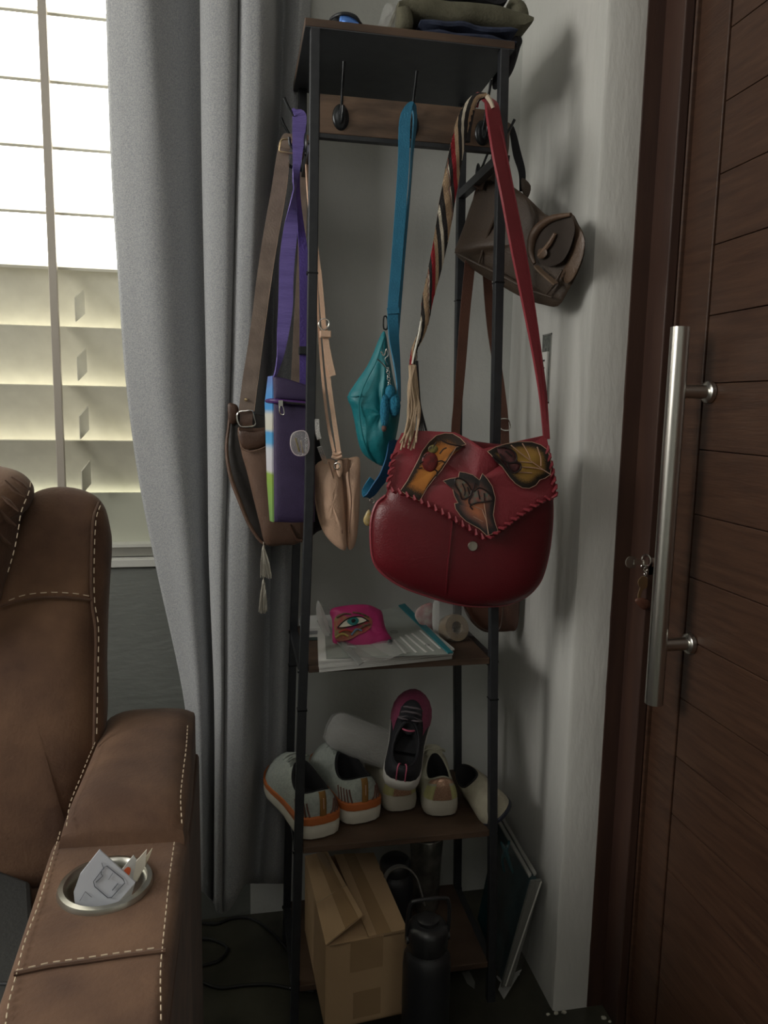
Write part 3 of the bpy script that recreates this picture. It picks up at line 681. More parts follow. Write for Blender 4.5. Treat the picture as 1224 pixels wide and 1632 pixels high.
for L in ([(880, 250), (960, 315), (1050, 380), (1110, 420)], [(945, 240), (975, 290), (990, 330)], [(1030, 260), (1050, 320), (1052, 370)], [(930, 345), (1000, 350)], [(935, 375), (1010, 380), (1060, 390)], [(925, 405), (1000, 410)]):
    part('leaf_vein', tube(cr([at(x, y, fy(*z1([(x, y)])[0])-.0030 if False else 1.1520) for x, y in z1(L)], 3), .0009, 5), mat_line, p3)
part('moth_wing', inflate(cr([at(x, y, 1.1525) for x, y in z1([(800, 265), (850, 262), (900, 290), (912, 330), (930, 355), (925, 395), (895, 412), (860, 380), (825, 335)])], 4, True), .0022, 0, rings=4), mat('plum_moth', (.055, .018, .022), .5, col2=(.12, .04, .04), scale=150), p3)
bfly(p3, [[(800, 265), (850, 262), (900, 290), (912, 330), (890, 350), (850, 345), (815, 300)], [(890, 350), (930, 355), (936, 385), (900, 410), (870, 385), (860, 355)], [(775, 315), (820, 340), (850, 375), (870, 400)], [(850, 285), (885, 315)], [(775, 315), (790, 335), (810, 355)]], .0014, 1.1495)
part('snap', lathe([(0, .0035), (.0035, .0035), (.0036, .0028), (.0075, .0030), (.0085, .0010), (.0085, 0)], at(753, 870, 1.1665), (0, -1, 0), 28), mat('snap_metal', (.45, .42, .36), .35, metal=1), rb, angle=50)
rs_ = part('shoulder_strap', strap([(776, 158, 1.222, 12), (783, 166, 1.212, 22, 10), (787, 190, 1.206, 26, 20), (797, 250, 1.204, 27, 20), (809, 310, 1.204, 26, 20), (826, 400, 1.203, 25, 15), (841, 480, 1.203, 21, 15), (855, 560, 1.202, 16, 15), (864, 620, 1.200, 13, 10), (868, 660, 1.199, 11), (871, 700, 1.198, 10)], .005), M_red2, rb)
part('strap_loop', strap([(776, 160, 1.222, 12), (768, 151, 1.228, 13), (760, 156, 1.236, 12), (756, 170, 1.250, 12)], .004), M_red2, rb)
part('strap_edge', tube(cr([at(x, y, 1.197) for x, y in ((797, 200), (810, 260), (822, 320), (838, 400), (851, 480), (862, 560), (869, 640), (874, 698))], 5), .0011, 5), M_red, rb)

# ------------------------------------------------------------------ woven strap with tassels
ws = thing('woven_sash', 'woven zigzag sash in tan, black, cream and red ending in cord tassels', 'woven strap', at(740, 165, 1.215))
def woven():
    px = [(775, 152, 1.212, 8), (760, 156, 1.210, 14), (748, 172, 1.206, 20), (738, 195, 1.204, 24), (731, 225, 1.202, 25), (722, 270, 1.200, 27), (713, 320, 1.199, 28), (705, 370, 1.198, 27), (697, 410, 1.197, 25), (688, 450, 1.196, 22), (681, 480, 1.196, 20), (677, 510, 1.196, 16), (670, 535, 1.196, 13), (661, 555, 1.196, 11), (659, 572, 1.196, 13), (656, 590, 1.196, 10)]
    cp = cr([at(a[0], a[1], a[2]) for a in px], 6); wd = cr([Vector((a[3]*pxw(a[0], a[1], a[2]), 0, 0)) for a in px], 6)
    V, Fc, U = [], [], []; N = len(cp); K = 9; L = 0
    for i, p in enumerate(cp):
        if i: L += (p-cp[i-1]).length
        t = (cp[min(i+1, N-1)]-cp[max(0, i-1)]).normalized(); s = (Vector((1, .25, 0))); s = (s-t*s.dot(t)).normalized(); n = t.cross(s)
        if n.y > 0: n = -n
        for k in range(K):
            v = k/(K-1)*2-1
            V.append(p+s*wd[i].x/2*v+n*(.0022*(1-v*v)+.0007*sin(L*900+k)))
            U.append(((L/.17-v*.24) % 1))
        for k in range(K-1, -1, -1):
            v = k/(K-1)*2-1
            V.append(p+s*wd[i].x/2*v-n*.0015*(1-v*v)); U.append(U[-1])
    for i in range(N-1):
        for k in range(2*K): Fc.append((i*2*K+k, i*2*K+(k+1) % (2*K), (i+1)*2*K+(k+1) % (2*K), (i+1)*2*K+k))
    Fc.append(tuple(range(2*K))[::-1]); Fc.append(tuple((N-1)*2*K+k for k in range(2*K)))
    return (V, Fc), U
mw, ntw, bw = node_mat('woven_bands'); bw.inputs['Roughness'].default_value = .85
aw = ntw.nodes.new('ShaderNodeAttribute'); aw.attribute_name = 'rim'
gw = ntw.nodes.new('ShaderNodeNewGeometry'); nw_ = ntw.nodes.new('ShaderNodeTexNoise'); nw_.inputs['Scale'].default_value = 420
rw = ntw.nodes.new('ShaderNodeValToRGB'); rw.color_ramp.interpolation = 'CONSTANT'; e = rw.color_ramp.elements
tan_, blk_, crm_, red_ = (.42, .29, .18), (.02, .018, .018), (.62, .56, .45), (.30, .012, .02)
e[0].position = 0; e[0].color = rgb(tan_); e[1].position = .2; e[1].color = rgb(blk_)
for pz, cz in ((.36, crm_), (.46, blk_), (.58, tan_), (.70, red_), (.84, blk_), (.95, crm_)):
    q = e.new(pz); q.color = rgb(cz)
ntw.links.new(aw.outputs['Fac'], rw.inputs[0]); ntw.links.new(rw.outputs[0], bw.inputs['Base Color'])
ntw.links.new(gw.outputs['Position'], nw_.inputs[0]); bmw = ntw.nodes.new('ShaderNodeBump'); bmw.inputs['Strength'].default_value = .8; bmw.inputs['Distance'].default_value = .002
ntw.links.new(nw_.outputs[0], bmw.inputs['Height']); ntw.links.new(bmw.outputs[0], bw.inputs['Normal'])
gm, gu = woven()
part('woven_band', gm, mw, ws, attr=gu)
M_cord = mat('tan_cord', (.46, .34, .23), .85, bump=.6, bscale=900); M_bcord = mat('black_cord', (.02, .018, .02), .85)
rnd = random.Random(5)
for i in range(11):
    x0 = 652+rnd.uniform(-2, 12)*.7; x1 = 643+i*2.2+rnd.uniform(-2, 2)
    part('tassel_cord', tube(cr([at(x0+2, 582, 1.192), at((x0+x1)/2+2+rnd.uniform(-3, 3), 615, 1.190-rnd.random()*.006), at(x1+6+rnd.uniform(-2, 2), 650, 1.188), at(x1+3+rnd.uniform(-3, 3), 680+rnd.uniform(-8, 8), 1.186), at(x1-4+rnd.uniform(-5, 3), 712+rnd.uniform(-10, 6), 1.150)], 4), [.0022, .0022, .002, .0014], 6), M_cord, ws)
for i in range(6):
    part('tassel_cord', tube(cr([at(663+i*.5, 575, 1.196), at(665+i*.6, 620, 1.196), at(668+i*.6, 650, 1.194), at(666+i*3, 688+rnd.uniform(-4, 6), 1.190)], 4), .0011, 5), M_bcord, ws, label='black tassel cord')
part('white_cord', tube(cr([at(671, 512, 1.192), at(668, 530, 1.190), at(662, 556, 1.190), at(657, 580, 1.190)], 4), .0016, 6), mat('white_cord', (.7, .68, .6), .8), ws)
part('loop_wrap', tube(cr([at(757, 158, 1.214), at(752, 175, 1.212), at(746, 205, 1.212), at(744, 226, 1.212)], 4), .0055, 10), M_bcord, ws)
part('cream_loop', tube(cr([at(776, 153, 1.206), at(782, 162, 1.204), at(786, 172, 1.204)], 4), [.004, .0035, .003], 8), mat('cream_weave', (.6, .5, .38), .8), ws)

# ------------------------------------------------------------------ teal pouch on blue strap
tp = thing('teal_pouch', 'small teal nylon pouch hanging sideways on a bright blue webbing strap', 'pouch', at(610, 740, 1.235))
po = [(613, 528), (604, 540), (596, 560), (584, 585), (568, 608), (554, 632), (560, 650), (565, 672), (570, 700), (578, 722), (595, 736), (612, 742), (624, 722), (631, 696), (637, 660), (636, 639), (627, 606), (619, 560)]
part('body', inflate(pol(po, 1.250, 4), .026, .026, c=at(602, 660, 1.25), rings=10, wob=.0035, seed=8), M_teal, tp)
part('seam', join(tube(cr([at(x, y, d) for x, y, d in ((612, 538, 1.24), (600, 575, 1.226), (586, 602, 1.224), (575, 628, 1.224), (572, 650, 1.226), (577, 690, 1.226), (588, 725, 1.236), (600, 738, 1.246))], 5), .0012, 6), tube(cr([at(x, y, d) for x, y, d in ((554, 633, 1.249), (565, 632, 1.233), (577, 629, 1.224))], 4), .0012, 6)), M_teal, tp, kind='stuff')
part('strap_front', strap([(657, 163, 1.214, 4), (651, 172, 1.214, 12), (645, 195, 1.214, 18), (643, 260, 1.214, 18), (637, 350, 1.214, 17.5), (631, 430, 1.214, 17.5), (626, 494, 1.214, 17), (628, 540, 1.212, 17, 20), (632, 575, 1.212, 13, 40), (635, 610, 1.212, 8, 50), (636, 640, 1.214, 6, 50)], .0022), M_bstrap, tp)
part('strap_back', strap([(657, 163, 1.214, 4), (660, 175, 1.220, 10, 55), (661, 195, 1.222, 9, 60), (657, 240, 1.222, 6, 65), (653, 300, 1.222, 5, 70), (648, 350, 1.222, 6, 60), (641, 420, 1.222, 8, 50), (636, 490, 1.222, 7, 50), (632, 540, 1.222, 7, 50)], .0022), M_bstrap, tp)
part('strap_joint', strap([(626, 490, 1.2125, 19), (627, 500, 1.2125, 19)], .003, 2), M_bstrap, tp, smooth=False)
part('strap_tail', strap([(626, 700, 1.235, 14, 30), (622, 730, 1.232, 16, 30), (614, 755, 1.228, 18, 30), (602, 772, 1.226, 16, 30), (592, 786, 1.226, 14, 20), (585, 792, 1.230, 12, 10)], .0025), mat('deep_blue_webbing', (.006, .085, .20), .55, bump=.5, bscale=400), tp)
part('strap_tail_back', strap([(585, 792, 1.232, 12, 10), (583, 782, 1.240, 12, 10), (594, 764, 1.245, 12, 20)], .0025), M_bstrap, tp)
ch = part('clip', tube(cr([at(x, y, 1.218) for x, y in ((616, 505), (612, 505), (611, 516), (612, 524), (617, 524), (618, 512))], 4, True), .0014, 6, closed=True), M_hook, tp)
part('snap_hook', join(tube(cr([at(x, y, 1.216) for x, y in ((607, 560), (612, 567), (616, 556), (619, 566), (614, 572), (618, 582))], 4), .0012, 6), tube(cr([at(x, y, 1.216) for x, y in ((601, 572), (610, 580), (617, 588))], 4), .0012, 6)), M_chrome, tp, kind='stuff')
for i in range(7):
    part('chain_link', ringm(at(618+i*.5, 588+i*5.2, 1.214), .0026, .0007, (0, 1, 0) if i % 2 else (1, .3, 0), 10), M_chrome, tp)
# plain fuzzy pendant
fz = thing('fuzzy_pendant', 'plain blue furry pendant hanging from the chain of the teal pouch', 'keyring', at(621, 655, 1.21))
M_fuzz = mat('blue_fur', (.008, .12, .22), .95, col2=(.02, .19, .30), scale=260, bump=1, bscale=500)
def fur(c, rx, ry, rz, seed, m=M_fuzz):
    rnd = random.Random(seed); V, Fc = [], []; A_, B_ = 28, 18
    for j in range(B_+1):
        th = pi*j/B_
        for i in range(A_):
            ph = 2*pi*i/A_; k = 1+rnd.uniform(-.07, .07)
            V.append(c+Vector((rx*sin(th)*cos(ph)*k, ry*sin(th)*sin(ph)*k, rz*cos(th)*k)))
    for j in range(B_):
        for i in range(A_): Fc.append((j*A_+i, j*A_+(i+1) % A_, (j+1)*A_+(i+1) % A_, (j+1)*A_+i))
    return V, Fc
part('tuft', fur(at(613, 655, 1.208), .0075, .008, .026, 1), M_fuzz, fz)
part('tuft', fur(at(629, 646, 1.208), .0095, .009, .018, 2), M_fuzz, fz)
part('tuft', fur(at(622, 626, 1.210), .0085, .008, .012, 3), M_fuzz, fz)
part('tip', fur(at(612, 683, 1.206), .004, .004, .005, 4), mat('brown_tip', (.12, .06, .05), .8), fz)

# ------------------------------------------------------------------ tan handbag
tb = thing('tan_handbag', 'small light tan leather handbag with a buckled strap seen from its folded side', 'handbag', at(540, 870, 1.34))
Yt = 1.345
part('body', inflate(pol([(503, 741), (524, 731), (538, 738), (546, 760), (549, 800), (552, 850), (552, 873), (546, 877), (531, 867), (518, 852), (509, 832), (503, 804), (501, 770)], Yt, 4), .026, .03, c=at(527, 800, Yt), rings=9, wob=.001), M_tanbag, tb)
part('gusset_panel', inflate(pol([(545, 733), (556, 730), (572, 729), (574, 753), (573, 804), (570, 845), (566, 867), (560, 876), (554, 873), (551, 850), (549, 805), (545, 765)], Yt+.004, 4), .018, .03, c=at(561, 800, Yt), rings=9), M_tanbag, tb)
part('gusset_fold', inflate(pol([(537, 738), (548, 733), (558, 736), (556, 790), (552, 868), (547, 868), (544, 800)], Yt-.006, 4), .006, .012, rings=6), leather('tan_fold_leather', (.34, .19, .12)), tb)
for L in ([(524, 736), (531, 760), (541, 800), (545, 850)], [(558, 733), (556, 760), (560, 800), (556, 850)]):
    part('seam', tube(cr([at(x, y, Yt-.021) for x, y in L], 5), .0011, 6), leather('tan_seam_leather', (.30, .17, .11)), tb)
sp = part('strap', join(strap([(509, 430, 1.338, 6), (513, 480, 1.335, 7), (517, 530, 1.330, 7), (523, 600, 1.326, 7), (531, 660, 1.322, 7), (537, 700, 1.318, 7), (541, 728, 1.316, 7)], .0025), strap([(505, 445, 1.342, 3), (508, 520, 1.340, 3.5), (514, 600, 1.334, 4), (522, 670, 1.330, 4.5), (532, 720, 1.322, 5)], .0025)), M_tanbag, tb, kind='stuff')
part('strap_upper', strap([(489, 215, 1.36, 6, 40), (491, 280, 1.355, 7, 40), (496, 340, 1.35, 8, 30), (503, 395, 1.345, 8, 10), (508, 435, 1.338, 8)], .0025), M_tanbag, tb)
part('strap_tail', strap([(517, 520, 1.322, 9), (520, 550, 1.320, 10), (525, 578, 1.318, 11), (530, 599, 1.318, 11)], .003), M_tanbag, tb)
part('strap_keeper', strap([(510, 536, 1.317, 4), (526, 535, 1.317, 4)], .004, 2, ), M_tanbag, tb)
part('keeper_loop', join(box(*(lambda a, b: (a.x, b.x, 1.314, 1.330, b.z, a.z))(at(510, 527, 1.32), at(527, 538, 1.32)))), M_tanbag, tb, smooth=False, bevel=.001)
part('buckle', tube(cr([at(x, y, 1.319) for x, y in ((509, 512), (516, 508), (523, 511), (524, 519), (516, 526), (509, 521))], 3, True), .0013, 6, closed=True), M_chrome, tb)
part('knot', join(tube(cr([at(x, y, 1.314) for x, y in ((529, 727), (537, 730), (545, 727))], 4), .0032, 8), tube(cr([at(x, y, 1.314) for x, y in ((530, 722), (538, 724), (544, 721))], 4), .0028, 8)), M_tanbag, tb, kind='stuff')
part('ring', ringm(at(537, 743, 1.316), .0055, .0011, (.6, 1, 0)), M_chrome, tb)
part('tab', inflate(pol([(538, 735), (545, 735), (546, 752), (541, 761), (536, 750)], 1.318, 3), .0015, .0015, rings=3), M_tanbag, tb)

# ------------------------------------------------------------------ purple bag
pb = thing('purple_bag', 'tall purple zip bag with a printed colourful side, on a violet webbing strap', 'bag', at(460, 832, 1.36))
def qd(a, b, c_, d_, y0, y1): return [at(a[0], a[1], y0)], None
Yp = 1.315; Yq = 1.352
fr = [(438, 599), (452, 604), (470, 609), (500, 618), (500, 833), (468, 833), (438, 832), (436, 800), (436, 720), (436, 650)]
part('front_panel', inflate(pol([(436, 640), (470, 643), (502, 645), (502, 740), (502, 832), (470, 833), (437, 832), (436, 740)], Yp, 4, False), .006, .030, c=at(470, 740, Yp), rings=6, p=6), M_purple, pb)
part('top_flap', inflate(pol([(435, 599), (455, 603), (502, 618), (502, 641), (468, 638), (436, 636)], Yp, 4, False), .005, .028, c=at(468, 622, Yp), rings=6, p=6), M_purple, pb)
Lp = [at(437, 599, Yp+.002), at(436.5, 640, Yp+.002), at(436, 740, Yp+.002), at(437, 832, Yp+.002), at(432.5, 830, Yq), at(428, 770, Yq), at(425.5, 700, Yq), at(424.5, 642, Yq), at(429.5, 600, Yq)]
cz = lambda y: at(430, y, 1.33).z
prt = bands('printed_side', 2, [(cz(835), (.20, .38, .12)), (cz(775), (.25, .42, .08)), (cz(756), (.30, .45, .08)), (cz(750), (.62, .60, .66)), (cz(715), (.60, .62, .68)), (cz(706), (.10, .38, .70)), (cz(690), (.08, .34, .68)), (cz(684), (.62, .60, .52)), (cz(660), (.60, .60, .56)), (cz(652), (.06, .30, .66)), (cz(620), (.10, .28, .62)), (cz(598), (.12, .16, .44))], .45)
part('printed_side', slab(Lp, .003, (-1, 0, 0)), prt, pb, smooth=False, label='narrow side printed in blue, white and green')
part('zip_band', join(tube(cr([at(426, 639, Yq-.002), at(436, 639, Yp-.004), at(460, 641, Yp-.007), at(502, 645, Yp-.007)], 4), .0042, 8)), mat('dark_violet_zip', (.07, .02, .13), .5), pb)
part('zip_groove', tube([at(446, 641, Yp-.0105), at(502, 646, Yp-.0105)], .002, 6), M_dark, pb)
part('zip_pull', join(tube(cr([at(x, y, Yp-.013) for x, y in ((446, 646), (450, 646), (453, 658), (450, 661), (446, 658))], 3, True), .0011, 6, closed=True), box(*(lambda a, b: (a.x, b.x, Yp-.015, Yp-.009, b.z, a.z))(at(443, 638, Yp), at(450, 647, Yp)))), M_chrome, pb, kind='stuff')
ps = part('webbing_strap', strap([(466, 173, 1.330, 3), (470, 178, 1.330, 10), (477, 184, 1.328, 22), (476.5, 205, 1.326, 21), (475, 230, 1.325, 18), (473, 262, 1.325, 13), (470, 290, 1.325, 7, 60), (469, 306, 1.325, 5, 75), (467, 330, 1.325, 12, 30), (463, 366, 1.325, 22), (458, 410, 1.325, 24), (456, 450, 1.325, 23), (455, 490, 1.322, 23), (451, 530, 1.320, 19), (447, 565, 1.318, 11, 20), (441, 590, 1.316, 5, 60), (437, 602, 1.316, 4, 60)], .0022), M_pstrap, pb)
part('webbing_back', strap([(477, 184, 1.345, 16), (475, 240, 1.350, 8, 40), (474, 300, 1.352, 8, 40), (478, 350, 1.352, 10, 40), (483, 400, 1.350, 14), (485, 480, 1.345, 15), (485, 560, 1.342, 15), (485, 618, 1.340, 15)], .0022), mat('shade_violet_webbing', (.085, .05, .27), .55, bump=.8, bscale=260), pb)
part('strap_slider', join(box(*(lambda a, b: (a.x, b.x, 1.332, 1.346, b.z, a.z))(at(476, 552, 1.34), at(493, 566, 1.34)))), M_blk, pb, smooth=False, bevel=.002)
# clear badge reel with glitter strap
br = thing('clear_badge_clip', 'clear oval clip with a silver glitter strip hanging on the front left post', 'badge clip', at(500, 708, 1.25))
part('clear_case', inflate(pol([(466, 692), (476, 687), (487, 688), (492, 700), (492, 716), (486, 725), (474, 726), (466, 719), (463, 706)], 1.250, 3), .004, .003, rings=5), clear_plastic('case_plastic', (.92, .88, .9), .18, .12), br)
part('case_rim', tube(pol([(466, 692), (476, 687), (487, 688), (492, 700), (492, 716), (486, 725), (474, 726), (466, 719), (463, 706)], 1.250, 3), .0010, 6, closed=True), mat('rim_plastic', (.55, .48, .50), .2), br)
part('clip_bar', join(tube([at(471, 698, 1.247), at(477, 720, 1.247)], .0016, 6), tube([at(479, 702, 1.247), at(483, 722, 1.247)], .0009, 5)), M_brass, br, kind='stuff')
part('glitter_strip', join(strap([(505, 668, 1.262, 7), (506, 688, 1.258, 7), (509, 700, 1.25, 7)], .0025), strap([(509, 712, 1.25, 7), (515, 728, 1.262, 7), (519, 738, 1.30, 6)], .0025)), mat('silver_glitter', (.35, .34, .34), .3, metal=.7, col2=(.85, .82, .8), scale=700), br, kind='stuff')

# ------------------------------------------------------------------ brown messenger bag
mb = thing('brown_messenger_bag', 'brown leather messenger bag with a wide taupe strap and metal ring, against the curtain', 'shoulder bag', at(440, 867, 1.41))
part('gusset', inflate(pol([(379, 682), (400, 683), (440, 680), (476, 680), (490, 720), (494, 790), (492, 845), (476, 866), (450, 869), (424, 868), (414, 835), (404, 795), (393, 750), (385, 722)], 1.400, 4), .018, .022, c=at(445, 780, 1.4), rings=9, p=3), M_brown, mb)
part('back_body', inflate(pol([(366, 650), (378, 655), (420, 662), (470, 668), (485, 720), (485, 840), (430, 860), (421, 864), (408, 850), (394, 822), (380, 790), (368, 758), (362, 720)], 1.438, 4), .010, .018, c=at(430, 770, 1.438), rings=8, p=3), mat('dark_lining', (.02, .016, .014), .5, bump=.8, bscale=40), mb)
part('rim', tube(cr([at(x, y, d) for x, y, d in ((366, 652, 1.430), (365, 676, 1.428), (361, 715, 1.425), (367, 757, 1.420), (381, 796, 1.418), (396, 833, 1.415), (413, 860, 1.410), (424, 868, 1.408))], 5), [.0025, .003, .004, .0035, .0025], 8), M_brown, mb)
part('corner_tab', inflate(pol([(363, 645), (372, 643), (380, 650), (379, 672), (366, 674)], 1.425, 3), .004, .004, rings=4), M_brown2, mb)
part('pocket_edge', tube(cr([at(x, y, 1.379) for x, y in ((384, 714), (392, 719), (402, 719), (414, 716), (426, 711), (440, 706))], 5), .0013, 6), leather('pocket_edge_leather', (.20, .12, .085)), mb)
part('upper_band', inflate(pol([(381, 684), (402, 687), (430, 684), (436, 700), (424, 710), (404, 716), (386, 713)], 1.383, 3), .005, .002, rings=5), M_brown2, mb)
part('strap', strap([(452, 238, 1.375, 18), (448, 270, 1.375, 21), (444, 306, 1.376, 24), (436, 350, 1.378, 24), (428, 398, 1.38, 24), (420, 450, 1.382, 23), (413, 500, 1.384, 21), (405, 560, 1.386, 22), (399, 600, 1.388, 23), (395, 635, 1.389, 24), (392, 660, 1.390, 24)], .003), M_strapb, mb)
part('strap_edge', tube(cr([at(x, y, 1.372) for x, y in ((461, 255), (456, 306), (440, 398), (425, 500), (412, 600), (405, 656))], 5), .0007, 5), leather('strap_edge_leather', (.34, .24, .17)), mb)
part('strap_tab', strap([(393, 655, 1.383, 20), (392, 672, 1.379, 20), (392, 686, 1.381, 22)], .004), M_brown2, mb)
part('rivet', lathe([(0, .0025), (.0022, .002), (.0032, 0)], at(392, 637, 1.3855), (0, -1, 0), 16), M_brass, mb)
part('ring', tube(pol([(380, 657), (391, 655), (402, 655), (406, 667), (407, 677), (396, 680), (383, 679), (378, 668)], 1.376, 3), .0015, 8, closed=True), M_chrome, mb)
part('top_buckle', tube(pol([(449, 223), (458, 222), (467, 224), (469, 236), (467, 244), (456, 243), (446, 241), (446, 232)], 1.368, 3), .0014, 8, closed=True), M_brass, mb)
part('strap_back', strap([(452, 236, 1.378, 20), (462, 216, 1.40, 18), (474, 225, 1.42, 14), (482, 280, 1.43, 12), (481, 400, 1.435, 13), (476, 500, 1.437, 14), (473, 560, 1.438, 14), (470, 640, 1.438, 15)], .003), M_strapb, mb)
part('under_strap', join(tube(cr([at(x, y, 1.385) for x, y in ((462, 836), (468, 850), (474, 860), (482, 862))], 4), .003, 8)), M_brown2, mb)

# black bag behind
kb = tag(part('black_pouch', inflate(pol([(470, 668), (490, 662), (502, 672), (512, 720), (515, 790), (516, 838), (505, 848), (488, 861), (478, 852), (472, 780)], 1.445, 4), .014, .014, rings=6), M_blackc), 'plain black pouch hanging behind the purple and tan bags', 'pouch')
part('pouch_strap', strap([(478, 228, 1.452, 5), (479, 400, 1.452, 5), (480, 660, 1.446, 6)], .002), M_blackc, kb)

# ------------------------------------------------------------------ cream tassels
def tassel(x0, y0, x1, y1, wd, lab, n=16, seed=1, extra=True):
    t = thing('cream_tassel', lab, 'tassel', at(x0, y0, 1.405), group=None)
    rnd = random.Random(seed); M = mat('cream_thread_tassel', (.50, .47, .40), .9)
    part('head', tube([at(x0, y0, 1.405), at(x0, y0+7, 1.405)], [.0018, .0035], 8), M, t)
    ms = []
    for i in range(n):
        a = rnd.uniform(-1, 1)
        ms.append(tube(cr([at(x0+a*2, y0+5, 1.405+rnd.uniform(-.002, .002)), at((x0+x1)/2+a*wd*.7, (y0+y1)/2, 1.402+rnd.uniform(-.004, .004)), at(x1+a*wd, y1+rnd.uniform(-5, 3), 1.404+rnd.uniform(-.005, .005))], 3), .0008, 4))
    part('threads', join(*ms), M, t, kind='stuff')
    part('cord', tube([at(x0, y0-6, 1.405), at(x0, y0, 1.405)], .001, 5), M, t)
    return t
tassel(420, 870, 424, 920, 9, 'upper of two cream thread tassels hanging below the brown messenger bag', 40, 1)
tassel(420, 924, 419, 975, 7, 'lower of two cream thread tassels hanging below the brown messenger bag', 34, 2)

# ------------------------------------------------------------------ slouchy brown bag on the right side
sb = thing('slouchy_brown_bag', 'soft dark brown slouchy leather bag hanging beside the pier wall', 'handbag', at(830, 480, 1.38))
ys = lambda x, y: 1.405-.200*max(-.25, (x-780)/150)
so = [(783, 272), (800, 285), (815, 297), (836, 312), (853, 328), (868, 342), (886, 346), (910, 341), (921, 358), (931, 380), (930, 408), (920, 436), (904, 466), (889, 488), (867, 486), (843, 479), (819, 467), (798, 455), (767, 438), (738, 417), (725, 402), (730, 385), (740, 358), (752, 322), (764, 298), (774, 283)]
part('body', inflate(pol(so, ys, 3), .030, .022, c=at(822, 392, ys(822, 0)), rings=11, p=2.6, wob=.004, seed=11), M_choc, sb)
part('opening', inflate(pol([(858, 362), (872, 350), (888, 347), (908, 344), (916, 362), (912, 385), (904, 405), (894, 418), (878, 424), (862, 420), (854, 405), (852, 384)], lambda x, y: ys(x, y)-.030, 4), .003, 0, rings=5), mat('bag_inside', (.028, .018, .012), .8), sb)
part('opening_rim', tube(cr([at(x, y, ys(x, y)-.034) for x, y, d in ((852, 420, 1.342), (846, 402, 1.335), (849, 380, 1.330), (860, 362, 1.328), (876, 350, 1.330), (892, 345, 1.335), (910, 342, 1.340))], 6), [.003, .007, .009, .007, .005, .003], 10), leather('rim_leather', (.12, .072, .045)), sb)
part('outer_fold', inflate(pol([(906, 346), (918, 356), (930, 378), (929, 405), (919, 434), (905, 452), (893, 440), (902, 420), (908, 398), (908, 370)], lambda x, y: ys(x, y)-.012, 4), .014, .012, rings=6), leather('fold_leather', (.11, .068, .043)), sb)
part('cuff_fold', tube(cr([at(x, y, ys(x, y)-.038) for x, y in ((885, 372), (876, 388), (866, 400), (858, 408))], 5), [.003, .0045, .004, .003], 8), leather('cuff_leather', (.21, .13, .085)), sb)
part('cuff_knot', inflate(pol([(858, 398), (868, 396), (872, 404), (866, 412), (857, 410)], lambda x, y: ys(x, y)-.040, 3), .005, .003, rings=4), leather('cuff_leather_dark', (.13, .08, .05)), sb)
part('tie_strap', strap([(854, 424, ys(854, 0)-.034, 8), (866, 436, ys(866, 0)-.036, 9), (878, 446, ys(878, 0)-.036, 10), (886, 453, ys(886, 0)-.034, 9)], .003), leather('tie_leather', (.20, .135, .09)), sb)
for L in ([(725, 402), (760, 420), (798, 438), (840, 460), (880, 474)], [(800, 292), (790, 340), (775, 380), (762, 425)], [(838, 318), (850, 345), (848, 375)], [(870, 470), (885, 450), (896, 430)]):
    part('crease', tube(cr([at(x, y, ys(x, y)-.0255) for x, y in L], 5), [.0015, .004, .0015], 8), M_choc, sb)
part('strap_front', strap([(813, 198, 1.37, 9), (806, 212, 1.365, 13), (803, 240, 1.362, 15), (796, 268, 1.366, 16), (788, 290, 1.372, 16)], .003), M_choc, sb)
part('strap_back', strap([(813, 198, 1.37, 7), (818, 215, 1.372, 10), (824, 245, 1.374, 13), (832, 275, 1.376, 11), (832, 305, 1.378, 8)], .003), M_blackc, sb)
part('strap_tab', inflate(pol([(832, 283), (846, 296), (842, 314), (836, 312), (831, 300)], 1.372, 3), .002, .002, rings=3), M_choc, sb)
part('handle_left', strap([(762, 300, 1.40, 14), (768, 285, 1.405, 14), (776, 272, 1.41, 12), (790, 255, 1.40, 8)], .003), M_brown2, sb)

# ------------------------------------------------------------------ cognac crossbody behind
cb = thing('cognac_crossbody', 'reddish brown leather crossbody bag hanging behind the red bag', 'handbag', at(780, 1005, 1.43))
part('body', inflate(pol([(728, 760), (780, 750), (822, 760), (828, 850), (828, 950), (824, 1000), (812, 1006), (795, 1007), (772, 1007), (752, 992), (738, 965), (728, 900), (724, 820)], 1.455, 4), .022, .02, c=at(780, 890, 1.455), rings=8, p=3), M_cogn, cb)
part('edge_piping', tube(cr([at(x, y, 1.437) for x, y in ((738, 962), (752, 988), (772, 1004), (794, 1004), (800, 985), (802, 940))], 5), .002, 6), M_brown2, cb)
part('strap_left', strap([(786, 262, 1.455, 14), (766, 300, 1.452, 15), (755, 360, 1.448, 16), (748, 430, 1.444, 17), (741, 500, 1.442, 16), (735, 580, 1.442, 15), (729, 650, 1.442, 14), (726, 690, 1.442, 14), (726, 770, 1.446, 14)], .003), M_cogn, cb)
part('strap_right', strap([(786, 262, 1.46, 14), (776, 400, 1.462, 14), (777, 450, 1.46, 14), (783, 520, 1.458, 14), (792, 580, 1.456, 14), (799, 630, 1.454, 14), (804, 680, 1.452, 14), (806, 760, 1.452, 14)], .003), M_cogn, cb)
part('buckle', tube(pol([(797, 668), (809, 668), (813, 676), (812, 685), (800, 685), (795, 676)], 1.445, 3), .0014, 8, closed=True), M_chrome, cb)
